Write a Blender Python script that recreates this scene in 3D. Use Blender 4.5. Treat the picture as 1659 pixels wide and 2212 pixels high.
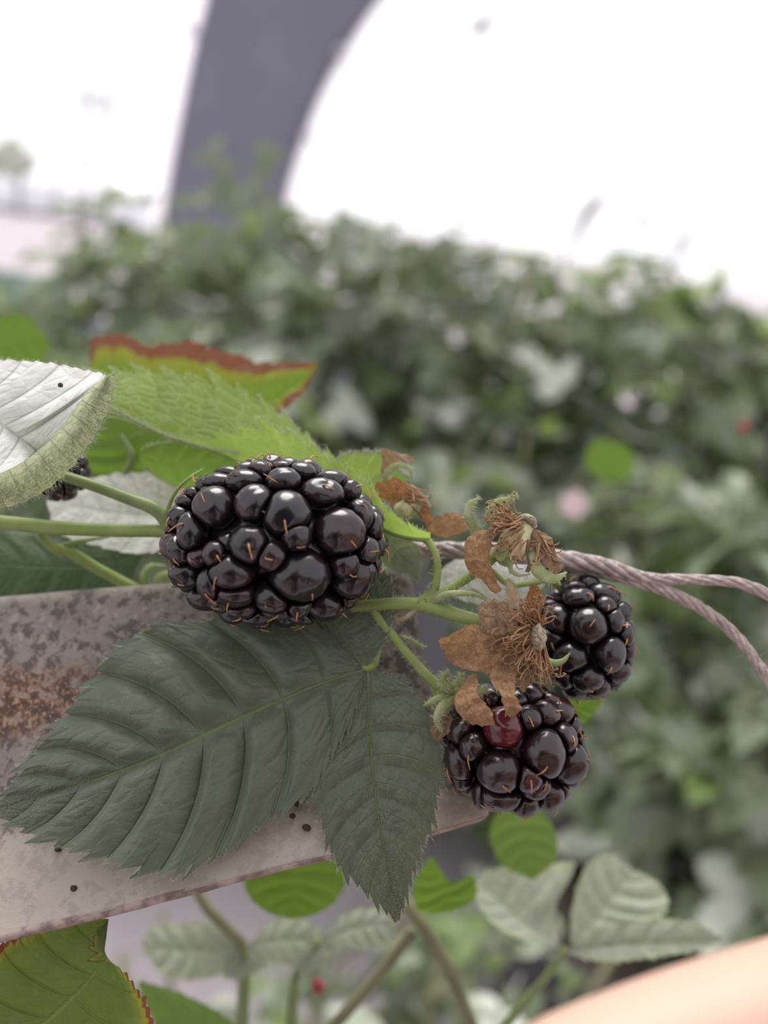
import bpy, math, random
import numpy as np
from mathutils import Vector, Matrix

random.seed(7); RNG = np.random.default_rng(7)
for o in list(bpy.data.objects): bpy.data.objects.remove(o)
SC = bpy.context.scene
COL = SC.collection

# ------------------------------------------------------------------ camera
FPX = 1629.0; CX, CY = 829.5, 1106.0          # focal length and centre in pixels of the 1659x2212 frame
D0 = 0.125                                     # focus distance (m): the large berry
PX = D0 / FPX                                  # size of one pixel at the focus distance
CAMH = 1.2
PITCH, ROLL = math.radians(-20.9), math.radians(9.0)
cam = bpy.data.cameras.new('camera'); camo = bpy.data.objects.new('camera', cam); COL.objects.link(camo)
camo.location = (0, 0, CAMH)
camo.rotation_euler = (Matrix.Rotation(math.radians(90)+PITCH, 3, 'X') @ Matrix.Rotation(ROLL, 3, 'Z')).to_euler()
cam.sensor_fit = 'HORIZONTAL'; cam.sensor_width = 36.0; cam.lens = 36.0*FPX/1659.0
cam.clip_start = 0.004; cam.clip_end = 2000
cam.dof.use_dof = True; cam.dof.focus_distance = D0 - 60*PX; cam.dof.aperture_fstop = cam.lens/3.5
SC.camera = camo
_M = (Matrix.Rotation(math.radians(90)+PITCH, 3, 'X') @ Matrix.Rotation(ROLL, 3, 'Z'))
M3 = np.array(_M); RV, UV_, FV = M3[:, 0], M3[:, 1], -M3[:, 2]
CAMP = np.array([0, 0, CAMH])

# ------------------------------------------------------------------ sky, sun, exposure
world = bpy.data.worlds.new('overcast_sky'); SC.world = world; world.use_nodes = True
bg = world.node_tree.nodes['Background']; bg.inputs['Color'].default_value = (0.98, 0.965, 1.0, 1); bg.inputs['Strength'].default_value = 1.3
sun = bpy.data.lights.new('sun_through_cloud', 'SUN'); sun.energy = 3.4; sun.angle = math.radians(36); sun.color = (1, 0.97, 0.93)
suno = bpy.data.objects.new('sun_through_cloud', sun); COL.objects.link(suno)
suno.rotation_euler = (math.radians(-34), 0, math.radians(16))
SC.view_settings.view_transform = 'Standard'; SC.view_settings.look = 'None'
SC.view_settings.exposure = 0.0; SC.view_settings.gamma = 1.0; SC.view_settings.use_curve_mapping = False
SC.cycles.max_bounces = 5; SC.cycles.diffuse_bounces = 3; SC.cycles.glossy_bounces = 2; SC.cycles.transmission_bounces = 4; SC.cycles.transparent_max_bounces = 8

# ------------------------------------------------------------------ helpers
def W(p):
    """point(s) given as frame x, y and distance behind the focus plane (all in pixels at focus) -> world metres"""
    p = np.atleast_2d(np.asarray(p, float)); d = D0 + p[:, 2]*PX
    return CAMP + ((p[:, 0]-CX)/FPX*d)[:, None]*RV - ((p[:, 1]-CY)/FPX*d)[:, None]*UV_ + d[:, None]*FV
def at(x, y, d):
    return W([(x, y, (d-D0)/PX)])[0]
def unproject(P):
    v = np.atleast_2d(P)-CAMP; d = v@FV
    return np.stack([CX+v@RV/d*FPX, CY-v@UV_/d*FPX, (d-D0)/PX], 1)
def spline(pts, n, ts=None):
    pts = np.asarray(pts, float)
    if len(pts) == 2: pts = np.array([pts[0], (pts[0]+pts[1])/2, pts[1]])
    seg = np.sqrt((np.diff(pts, axis=0)**2).sum(1))+1e-9; u = np.concatenate([[0], np.cumsum(seg)]); u /= u[-1]
    tan = np.empty_like(pts)
    for i in range(len(pts)):
        a, b = max(i-1, 0), min(i+1, len(pts)-1); tan[i] = (pts[b]-pts[a])/(u[b]-u[a])
    t = np.linspace(0, 1, n) if ts is None else np.clip(ts, 0, 1)
    k = np.clip(np.searchsorted(u, t, side='right')-1, 0, len(pts)-2); h = (u[k+1]-u[k]); x = ((t-u[k])/h)[:, None]; h = h[:, None]
    return (2*x**3-3*x**2+1)*pts[k]+(x**3-2*x**2+x)*h*tan[k]+(-2*x**3+3*x**2)*pts[k+1]+(x**3-x**2)*h*tan[k+1]
def smooth(a, b, x):
    t = np.clip((x-a)/(b-a), 0, 1); return t*t*(3-2*t)
def nrm(v): return v/(np.linalg.norm(v, axis=-1, keepdims=True)+1e-12)
_ph = RNG.uniform(0, 6.28, (12, 3)); _fr = RNG.normal(0, 1, (12, 3)); _fr = nrm(_fr)
def vnoise(p, scale, seed=0):
    """cheap smooth noise from summed sines, -1..1"""
    p = np.asarray(p, float)*scale; r = np.zeros(p.shape[:-1])
    for i in range(12):
        j = (i*5+seed*7) % 12
        r += np.sin((p@_fr[j])*(1+0.35*(i % 4))+_ph[(i+seed) % 12, i % 3]+seed*1.7)/(1+0.25*(i % 4))
    return r/6.0

ROOTLOC = {}
def thing(name, label, cat, loc, group=None):
    o = bpy.data.objects.new(name, None); COL.objects.link(o); o.location = Vector(loc); o.empty_display_size = 0.01
    o['label'] = label; o['category'] = cat
    if group: o['group'] = group
    ROOTLOC[o.name] = np.asarray(loc, float); return o
def mk(name, V, F, mat, parent=None, uv=None, smoothf=True, kind=None, label=None):
    V = np.asarray(V, float); loc = np.zeros(3)
    if parent is not None: loc = ROOTLOC[parent.name]
    me = bpy.data.meshes.new(name); me.from_pydata((V-loc).tolist(), [], F if isinstance(F, list) else F.tolist())
    if smoothf: me.shade_smooth()
    if uv is not None:
        l = me.uv_layers.new(name='UVMap'); vi = np.empty(len(me.loops), int); me.loops.foreach_get('vertex_index', vi)
        l.data.foreach_set('uv', np.asarray(uv, np.float32)[vi].ravel())
    me.materials.append(mat)
    o = bpy.data.objects.new(name, me); COL.objects.link(o)
    if parent is not None: o.parent = parent
    ROOTLOC[o.name] = loc
    if kind: o['kind'] = kind
    if label: o['label'] = label
    return o
def tag(o, label, cat, group=None):
    o['label'] = label; o['category'] = cat
    if group: o['group'] = group
    return o
def recentre(o):
    """move a top-level mesh's origin to its own centre"""
    me = o.data; n = len(me.vertices); a = np.empty(n*3); me.vertices.foreach_get('co', a); a = a.reshape(-1, 3)
    c = a.mean(0); me.vertices.foreach_set('co', (a-c).ravel()); o.location = Vector(c); return o
def grid_faces(nr, nc, wrap=False):
    r = np.arange(nr-1)[:, None]; c = np.arange(nc if wrap else nc-1)[None, :]
    a = r*nc+c; b = r*nc+(c+1) % nc
    return np.stack([a, b, b+nc, a+nc], -1).reshape(-1, 4)

def tube_geo(P, rad, seg=10, flat=None, up=None, cap=True):
    """swept tube through world points P with radii rad (flat: thickness ratio of an elliptical section)"""
    P = np.asarray(P, float); n = len(P); rad = np.broadcast_to(np.asarray(rad, float), (n,))
    T = nrm(np.gradient(P, axis=0)); nv = np.empty_like(P)
    u0 = np.array(up, float) if up is not None else -FV
    a = u0-T[0]*(u0@T[0])
    if np.linalg.norm(a) < 1e-3: a = UV_-T[0]*(UV_@T[0])
    nv[0] = a/np.linalg.norm(a)
    for i in range(1, n):
        a = nv[i-1]-T[i]*(nv[i-1]@T[i]); nv[i] = a/(np.linalg.norm(a)+1e-12)
    b = np.cross(T, nv); th = np.linspace(0, 2*math.pi, seg, endpoint=False); f = 1.0 if flat is None else flat
    V = P[:, None]+rad[:, None, None]*(np.cos(th)[None, :, None]*b[:, None]+f*np.sin(th)[None, :, None]*nv[:, None])
    V = V.reshape(-1, 3); F = grid_faces(n, seg, True).tolist()
    if cap:
        V = np.vstack([V, P[0], P[-1]]); k = n*seg
        F += [[(j+1) % seg, j, k] for j in range(seg)]+[[k-seg+j, k-seg+(j+1) % seg, k+1] for j in range(seg)]
    uvs = np.stack([np.repeat(np.linspace(0, 1, n), seg), np.tile(np.linspace(0, 1, seg), n)], 1)
    if cap: uvs = np.vstack([uvs, [0, 0], [1, 0]])
    return V, F, uvs
def tube(name, pts, rad, mat, parent=None, n=40, seg=10, flat=None, up=None, px=True, wob=0, **k):
    """tube through frame points (x, y, z) with radii in pixels"""
    S = spline(pts, n)
    r = np.interp(np.linspace(0, 1, n), np.linspace(0, 1, len(np.atleast_1d(rad))), np.atleast_1d(rad))
    P = W(S) if px else S; r = r*PX*(1+S[:, 2]/FPX) if px else r
    if wob: P = P+wob*PX*np.stack([vnoise(P, 900, q) for q in range(3)], 1)
    V, F, u = tube_geo(P, r, seg, flat, up); return mk(name, V, F, mat, parent, u, **k)
def hairs_geo(P, D, L, r, bend=0.0):
    """little tapered hairs: P roots, D directions, L lengths (metres)"""
    n = len(P); D = nrm(D); a = nrm(np.cross(D, RNG.normal(0, 1, (n, 3)))); b = np.cross(D, a)
    base = [P+r*(math.cos(t)*a+math.sin(t)*b) for t in (0, 2.094, 4.189)]
    mid = P+D*L[:, None]*0.55+a*(bend*L)[:, None]*0.25
    ms = [mid+0.7*r*(math.cos(t)*a+math.sin(t)*b) for t in (0, 2.094, 4.189)]
    tip = P+D*L[:, None]+a*(bend*L)[:, None]
    V = np.stack(base+ms+[tip], 1).reshape(-1, 3); o = (np.arange(n)*7)[:, None]
    q = np.array([[0, 1, 4, 3], [1, 2, 5, 4], [2, 0, 3, 5]]); t = np.array([[3, 4, 6], [4, 5, 6], [5, 3, 6]])
    F = (o[:, :, None]+q[None]).reshape(-1, 4).tolist()+(o[:, :, None]+t[None]).reshape(-1, 3).tolist()
    return V, F
def stem_hairs(o_parent, pts, rad, n, L, mat, name='hairs'):
    S = W(spline(pts, 200)); idx = RNG.integers(3, 197, n); T = nrm(np.gradient(S, axis=0))[idx]
    d = RNG.normal(0, 1, (n, 3)); d -= T*(d*T).sum(1, keepdims=True); d = nrm(d)
    r = np.interp(idx/199, np.linspace(0, 1, len(np.atleast_1d(rad))), np.atleast_1d(rad))*PX
    P = S[idx]+d*(r*0.92)[:, None]
    V, F = hairs_geo(P, d+T*RNG.normal(0, .3, (n, 1)), RNG.uniform(.5, 1.2, n)*L*PX, 0.55*PX, RNG.uniform(-.4, .4, n))
    return mk(name, V, F, mat, o_parent, kind='stuff')

# ------------------------------------------------------------------ node helpers
class NT:
    def __init__(s, name):
        s.m = bpy.data.materials.new(name); s.m.use_nodes = True; s.t = s.m.node_tree
        for n in list(s.t.nodes): s.t.nodes.remove(n)
        s.out = s.t.nodes.new('ShaderNodeOutputMaterial')
    def n(s, ty, **k):
        nd = s.t.nodes.new('ShaderNode'+ty)
        for a, b in k.items():
            if a.startswith('_'): setattr(nd, a[1:], b)
        for a, b in k.items():
            if not a.startswith('_'): s.set(nd.inputs[a.replace('__', ' ')], b)
        return nd
    def set(s, i, v):
        if isinstance(v, bpy.types.NodeSocket): s.t.links.new(v, i)
        elif isinstance(v, (tuple, list)) and len(v) == 3 and i.type == 'RGBA': i.default_value = (*v, 1)
        else: i.default_value = v
    def mth(s, op, a, b=0.0, c=0.0, clamp=False):
        nd = s.t.nodes.new('ShaderNodeMath'); nd.operation = op; nd.use_clamp = clamp
        for i, v in enumerate((a, b, c)): s.set(nd.inputs[i], v)
        return nd.outputs[0]
    def ss(s, lo, hi, x, a=0.0, b=1.0):
        nd = s.t.nodes.new('ShaderNodeMapRange'); nd.interpolation_type = 'SMOOTHSTEP'
        for k, v in zip(('Value', 'From Min', 'From Max', 'To Min', 'To Max'), (x, lo, hi, a, b)): s.set(nd.inputs[k], v)
        return nd.outputs[0]
    def mix(s, f, a, b, mode='MIX'):
        nd = s.t.nodes.new('ShaderNodeMix'); nd.data_type = 'RGBA'; nd.blend_type = mode
        s.set(nd.inputs[0], f); s.set(nd.inputs[6], a); s.set(nd.inputs[7], b); return nd.outputs[2]
    def noise(s, vec, scale, detail=3, rough=.55):
        nd = s.n('TexNoise', Scale=scale, Detail=detail, Roughness=rough)
        if vec is not None: s.set(nd.inputs['Vector'], vec)
        return nd.outputs['Fac']
    def obj(s): return s.n('TexCoord').outputs['Object']
    def bump(s, h, strength, dist):
        return s.n('Bump', Height=h, Strength=strength, Distance=dist).outputs[0]
    def done(s, sh): s.t.links.new(sh, s.out.inputs[0]); return s.m

def simple_mat(name, col, col2=None, rough=.6, scale=300, trans=0.0, tcol=None, bump=0, spec=.4, dist=.0003, rnd=0.0, detail=3):
    t = NT(name); f = t.noise(t.obj(), scale, detail); f = t.ss(.35, .65, f)
    c = t.mix(f, col, col2 or col)
    if rnd:
        r = t.n('ObjectInfo').outputs['Random']; h = t.n('HueSaturation', Color=c, Value=t.ss(0, 1, r, 1-rnd, 1+rnd)); c = h.outputs[0]
    p = t.n('BsdfPrincipled', Base__Color=c, Roughness=rough); p.inputs['Specular IOR Level'].default_value = spec
    if bump: t.set(p.inputs['Normal'], t.bump(f, bump, dist))
    sh = p.outputs[0]
    if trans:
        tr = t.n('BsdfTranslucent', Color=tcol or col); sh = t.n('MixShader', Fac=trans).outputs[0]
        nd = sh.node; t.set(nd.inputs[1], p.outputs[0]); t.set(nd.inputs[2], tr.outputs[0])
    return t.done(sh)

def leaf_mat(name, top, under, vein, tcol, N=9, trans=.3, rough=.5, spec=.35, netscale=11, brown=0.0, browncol=(.16, .06, .03),
             spots=0.0, bump=.6, veinw=.05, netv=.35, sheen=0.0, rnd=0.0, edgecol=None, tnet=.5, vmw=.75, far=False):
    """two-sided serrated leaf: upper face, pale lower face, midrib, side veins, net veins, scorched margin, rust spots"""
    t = NT(name); uv = t.n('TexCoord').outputs['UV']; sp = t.n('SeparateXYZ', Vector=uv); u, v = sp.outputs[0], sp.outputs[1]
    a = t.mth('ABSOLUTE', t.mth('MULTIPLY_ADD', v, 2.0, -1.0))
    fr = t.mth('FRACT', t.mth('MULTIPLY', u, float(N))); dl = t.mth('SUBTRACT', .5, t.mth('ABSOLUTE', t.mth('SUBTRACT', fr, .5)))
    lat = t.ss(0, veinw, dl, 1, 0); mid = t.ss(.0, .035, a, 1, 0)
    vm = t.mth('MAXIMUM', lat, mid)
    cv = t.n('CombineXYZ', X=t.mth('MULTIPLY', u, 1.7), Y=t.mth('MULTIPLY', v, 1.0), Z=0.0).outputs[0]
    if far:                                           # plain version for leaves far behind the focus
        tc = t.mix(t.mth('MULTIPLY', vm, .6), top, vein); c = t.mix(t.n('NewGeometry').outputs['Backfacing'], tc, under); r = t.n('ObjectInfo').outputs['Random']
        c = t.n('HueSaturation', Color=c, Hue=t.ss(0, 1, t.mth('FRACT', t.mth('MULTIPLY', r, 7.3)), .485, .515), Value=t.ss(0, 1, r, 1-rnd, 1+rnd)).outputs[0]
        p = t.n('BsdfPrincipled', Base__Color=c, Roughness=rough); p.inputs['Specular IOR Level'].default_value = spec
        ms = t.n('MixShader', Fac=trans); t.set(ms.inputs[1], p.outputs[0]); t.set(ms.inputs[2], t.n('BsdfTranslucent', Color=tcol).outputs[0]); return t.done(ms.outputs[0])
    vo = t.n('TexVoronoi', Vector=cv, Scale=float(netscale), _feature='DISTANCE_TO_EDGE'); net = t.ss(0, .06, vo.outputs['Distance'], 1, 0)
    vo2 = t.n('TexVoronoi', Vector=cv, Scale=float(netscale)*2.7, _feature='DISTANCE_TO_EDGE'); net2 = t.ss(0, .08, vo2.outputs['Distance'], 1, 0)
    nets = t.mth('MAXIMUM', net, t.mth('MULTIPLY', net2, .5))
    ns = t.noise(cv, 9, 4); nf = t.noise(cv, 60, 3)
    var = t.mth('MULTIPLY_ADD', ns, .7, .65)
    tc = t.mix(1.0, top, t.n('CombineColor', Red=var, Green=var, Blue=var).outputs[0], 'MULTIPLY')
    tc = t.mix(t.mth('MULTIPLY', nets, netv), tc, vein); tc = t.mix(t.mth('MULTIPLY', vm, vmw), tc, vein)
    uc = t.mix(1.0, under, t.n('CombineColor', Red=var, Green=var, Blue=var).outputs[0], 'MULTIPLY'); uc = t.mix(t.mth('MULTIPLY', vm, .5), uc, vein)
    back = t.n('NewGeometry').outputs['Backfacing']
    c = t.mix(back, tc, uc)
    tcc = t.mix(t.mth('MULTIPLY', nets, tnet), tcol, vein)
    tcc = t.mix(t.mth('MULTIPLY', vm, .35), tcc, t.mix(.5, tcol, (.05, .06, .02)))
    if edgecol is not None:
        e = t.ss(.55, .98, t.mth('ADD', a, t.mth('MULTIPLY_ADD', ns, .3, -.15))); c = t.mix(t.mth('MULTIPLY', e, .8), c, edgecol)
    if brown:
        e = t.ss(1-brown, 1-brown*.6, t.mth('ADD', a, t.mth('MULTIPLY_ADD', ns, .34, -.17)))
        bc = t.mix(nf, browncol, (browncol[0]*2.2, browncol[1]*2.4, browncol[2]*2.2)); ye = t.ss(1-brown*2.2, 1-brown, t.mth('ADD', a, t.mth('MULTIPLY_ADD', ns, .34, -.17)))
        c = t.mix(t.mth('MULTIPLY', ye, .5), c, (.35, .33, .03)); c = t.mix(e, c, bc)
        tcc = t.mix(t.mth('MULTIPLY', ye, .5), tcc, (.5, .4, .03)); tcc = t.mix(e, tcc, (.3, .1, .04))
    if spots:
        sv = t.n('TexVoronoi', Vector=cv, Scale=11.0); k = t.mth('MULTIPLY', t.ss(.05, .075, t.mth('ADD', sv.outputs['Distance'], t.mth('MULTIPLY_ADD', nf, .06, -.03)), 1, 0), t.mth('GREATER_THAN', t.n('SeparateColor', Color=sv.outputs['Color']).outputs[0], 1-spots))
        c = t.mix(t.mth('MULTIPLY', k, .85), c, (.05, .018, .015))
    if rnd:
        r = t.n('ObjectInfo').outputs['Random']; hs = t.n('HueSaturation', Color=c, Hue=t.ss(0, 1, t.mth('FRACT', t.mth('MULTIPLY', r, 7.3)), .485, .515), Value=t.ss(0, 1, r, 1-rnd, 1+rnd)); c = hs.outputs[0]
    p = t.n('BsdfPrincipled', Base__Color=c, Roughness=t.mth('MULTIPLY_ADD', ns, .2, rough-.1)); p.inputs['Specular IOR Level'].default_value = spec
    if sheen: p.inputs['Sheen Weight'].default_value = sheen; p.inputs['Sheen Roughness'].default_value = .4
    h = t.mth('ADD', t.mth('MULTIPLY', t.mth('MINIMUM', vo.outputs['Distance'], .25), 2.0), t.mth('ADD', t.mth('MULTIPLY', vm, -.7), t.mth('MULTIPLY', nf, .35)))
    bn = t.bump(h, bump, .0004); t.set(p.inputs['Normal'], bn)
    tr = t.n('BsdfTranslucent', Color=tcc); ms = t.n('MixShader', Fac=trans); t.set(ms.inputs[1], p.outputs[0]); t.set(ms.inputs[2], tr.outputs[0])
    return t.done(ms.outputs[0])

# ------------------------------------------------------------------ materials
M_bigleaf = leaf_mat('bramble_leaf_dark', (.096, .116, .078), (.3, .33, .27), (.16, .2, .09), (.10, .2, .02), N=9, trans=.1, rough=.48, spec=.5, netscale=11, spots=.14, bump=.75, veinw=.035, netv=.10, sheen=.25)
M_backlit = leaf_mat('bramble_leaf_backlit', (.17, .24, .07), (.2, .26, .10), (.60, .68, .26), (.38, .56, .08), N=9, trans=.55, rough=.55, netscale=15, bump=.5, veinw=.05, netv=.3, sheen=.3, tnet=.6, vmw=.2)
M_pale = leaf_mat('bramble_leaf_pale_underside', (.70, .69, .67), (.34, .42, .2), (.50, .53, .44), (.4, .5, .2), N=8, trans=.15, rough=.6, netscale=11, bump=.6, veinw=.06, netv=.2, sheen=.5)
M_fold = leaf_mat('bramble_leaf_felted_margin', (.64, .70, .44), (.7, .72, .6), (.5, .55, .35), (.45, .55, .2), N=12, trans=.3, rough=.8, netscale=11, bump=.8, sheen=.6)
M_scorch = leaf_mat('bramble_leaf_scorched', (.14, .22, .035), (.16, .25, .04), (.2, .3, .05), (.28, .45, .03), N=7, trans=.5, brown=.33, browncol=(.13, .055, .032), netscale=11)
M_scorch2 = leaf_mat('bramble_leaf_olive_scorched', (.10, .14, .03), (.14, .2, .05), (.16, .22, .07), (.17, .27, .02), N=7, trans=.3, brown=.085, browncol=(.14, .035, .02), netscale=11, bump=.8, netv=.15, edgecol=(.24, .27, .04))
M_midgreen = leaf_mat('bramble_leaf_midgreen', (.11, .17, .05), (.3, .34, .26), (.2, .27, .1), (.22, .38, .04), N=7, trans=.45, netscale=11)
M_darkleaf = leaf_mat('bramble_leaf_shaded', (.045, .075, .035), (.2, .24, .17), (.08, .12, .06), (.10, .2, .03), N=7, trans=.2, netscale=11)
M_lime = leaf_mat('bramble_leaf_lime', (.10, .17, .03), (.13, .2, .04), (.16, .24, .06), (.20, .36, .025), N=7, trans=.5, netscale=11)
M_greyleaf = leaf_mat('bramble_leaf_greyish', (.40, .43, .36), (.12, .17, .06), (.34, .38, .27), (.2, .3, .06), N=7, trans=.2, netscale=11, bump=.7, edgecol=(.42, .46, .3))
M_hedge = leaf_mat('hedge_leaf', (.115, .145, .09), (.38, .40, .34), (.2, .23, .15), (.24, .34, .12), N=6, trans=.32, rough=.4, spec=.8, netscale=14, rnd=.5, far=True)
M_hedge2 = leaf_mat('hedge_leaf_bright', (.14, .20, .075), (.38, .41, .31), (.24, .28, .14), (.32, .46, .10), N=6, trans=.42, rough=.45, spec=.5, netscale=14, rnd=.35, far=True)
M_hair = simple_mat('plant_hair', (.62, .62, .5), rough=.6, trans=.5, tcol=(.75, .75, .6))
M_hairg = simple_mat('plant_hair_greenish', (.50, .55, .34), rough=.6, trans=.5, tcol=(.7, .8, .4))
M_stem = simple_mat('green_stem', (.24, .31, .09), (.31, .37, .13), rough=.45, scale=250, trans=.22, tcol=(.3, .45, .06))
M_stemd = simple_mat('green_stem_dull', (.16, .21, .08), (.21, .26, .10), rough=.45, scale=250, trans=.15, tcol=(.25, .4, .06))
M_cane = simple_mat('brown_green_cane', (.13, .13, .06), (.18, .17, .09), rough=.6, scale=120)
M_sepal = simple_mat('felted_sepal', (.30, .36, .15), (.44, .47, .28), rough=.75, scale=500, trans=.3, tcol=(.5, .6, .2))
M_sepaldry = simple_mat('dry_sepal', (.42, .30, .2), (.5, .42, .3), rough=.8, scale=400, trans=.3, tcol=(.5, .35, .2))
def petal_mat(name, a, b, c, tc):
    t = NT(name); o = t.obj(); f = t.ss(.38, .62, t.noise(o, 420, 5)); g = t.ss(.55, .68, t.noise(o, 800, 3))
    vo = t.n('TexVoronoi', Vector=o, Scale=1300.0, _feature='DISTANCE_TO_EDGE'); ve = t.ss(0, .09, vo.outputs['Distance'], 1, 0)
    col = t.mix(f, a, b); col = t.mix(t.mth('MULTIPLY', ve, .55), col, c); col = t.mix(t.mth('MULTIPLY', g, .6), col, c)
    p = t.n('BsdfPrincipled', Base__Color=col, Roughness=.75); t.set(p.inputs['Normal'], t.bump(t.noise(o, 700, 5), .8, .0006))
    tr = t.n('BsdfTranslucent', Color=t.mix(t.mth('MULTIPLY', ve, .6), tc, c)); ms = t.n('MixShader', Fac=.35); t.set(ms.inputs[1], p.outputs[0]); t.set(ms.inputs[2], tr.outputs[0]); return t.done(ms.outputs[0])
M_petal = petal_mat('dried_petal', (.40, .235, .12), (.27, .155, .08), (.13, .075, .045), (.5, .27, .10))
M_petald = petal_mat('dried_petal_grey', (.26, .165, .10), (.35, .24, .15), (.12, .08, .055), (.38, .22, .1))
M_petalo = petal_mat('dried_petal_orange', (.38, .17, .06), (.27, .12, .05), (.15, .065, .03), (.55, .25, .06))
M_stamen = simple_mat('dried_stamen', (.29, .155, .08), (.42, .25, .13), rough=.6, scale=600, trans=.2, tcol=(.5, .25, .08))
M_anther = simple_mat('dried_anther', (.10, .06, .04), (.2, .12, .07), rough=.7, scale=900)
M_core = simple_mat('felted_receptacle', (.42, .37, .27), (.30, .25, .17), rough=.9, scale=900, bump=1.0, dist=.0006)
M_coreg = simple_mat('pale_receptacle', (.46, .46, .26), (.55, .48, .28), rough=.8, scale=700, bump=.6)
M_style = simple_mat('berry_style', (.46, .25, .10), (.33, .14, .06), rough=.5, scale=900)
def drupe_mat(name, a, b, rough=.22):
    t = NT(name); o = t.obj(); f = t.ss(.4, .7, t.noise(o, 260, 3)); r = t.n('ObjectInfo').outputs['Random']
    c = t.mix(t.mth('MULTIPLY', f, r), a, b)
    ro = t.mth('MULTIPLY_ADD', t.noise(o, 700, 4), .16, rough-.06)
    p = t.n('BsdfPrincipled', Base__Color=c, Roughness=ro, IOR=1.5); p.inputs['Specular IOR Level'].default_value = .6
    p.inputs['Coat Weight'].default_value = .15; p.inputs['Coat Roughness'].default_value = .1
    t.set(p.inputs['Normal'], t.bump(t.noise(o, 500, 2), .16, .0006)); return t.done(p.outputs[0])
M_drupe = drupe_mat('ripe_drupelet', (.010, .0065, .009), (.028, .008, .012))
M_drupe2 = drupe_mat('dark_purple_drupelet', (.014, .006, .008), (.032, .008, .012), .22)
M_drupered = drupe_mat('red_drupelet', (.09, .008, .014), (.06, .006, .012), .16)
M_drupehalf = drupe_mat('maroon_drupelet', (.04, .010, .014), (.055, .013, .018), .25)

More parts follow.
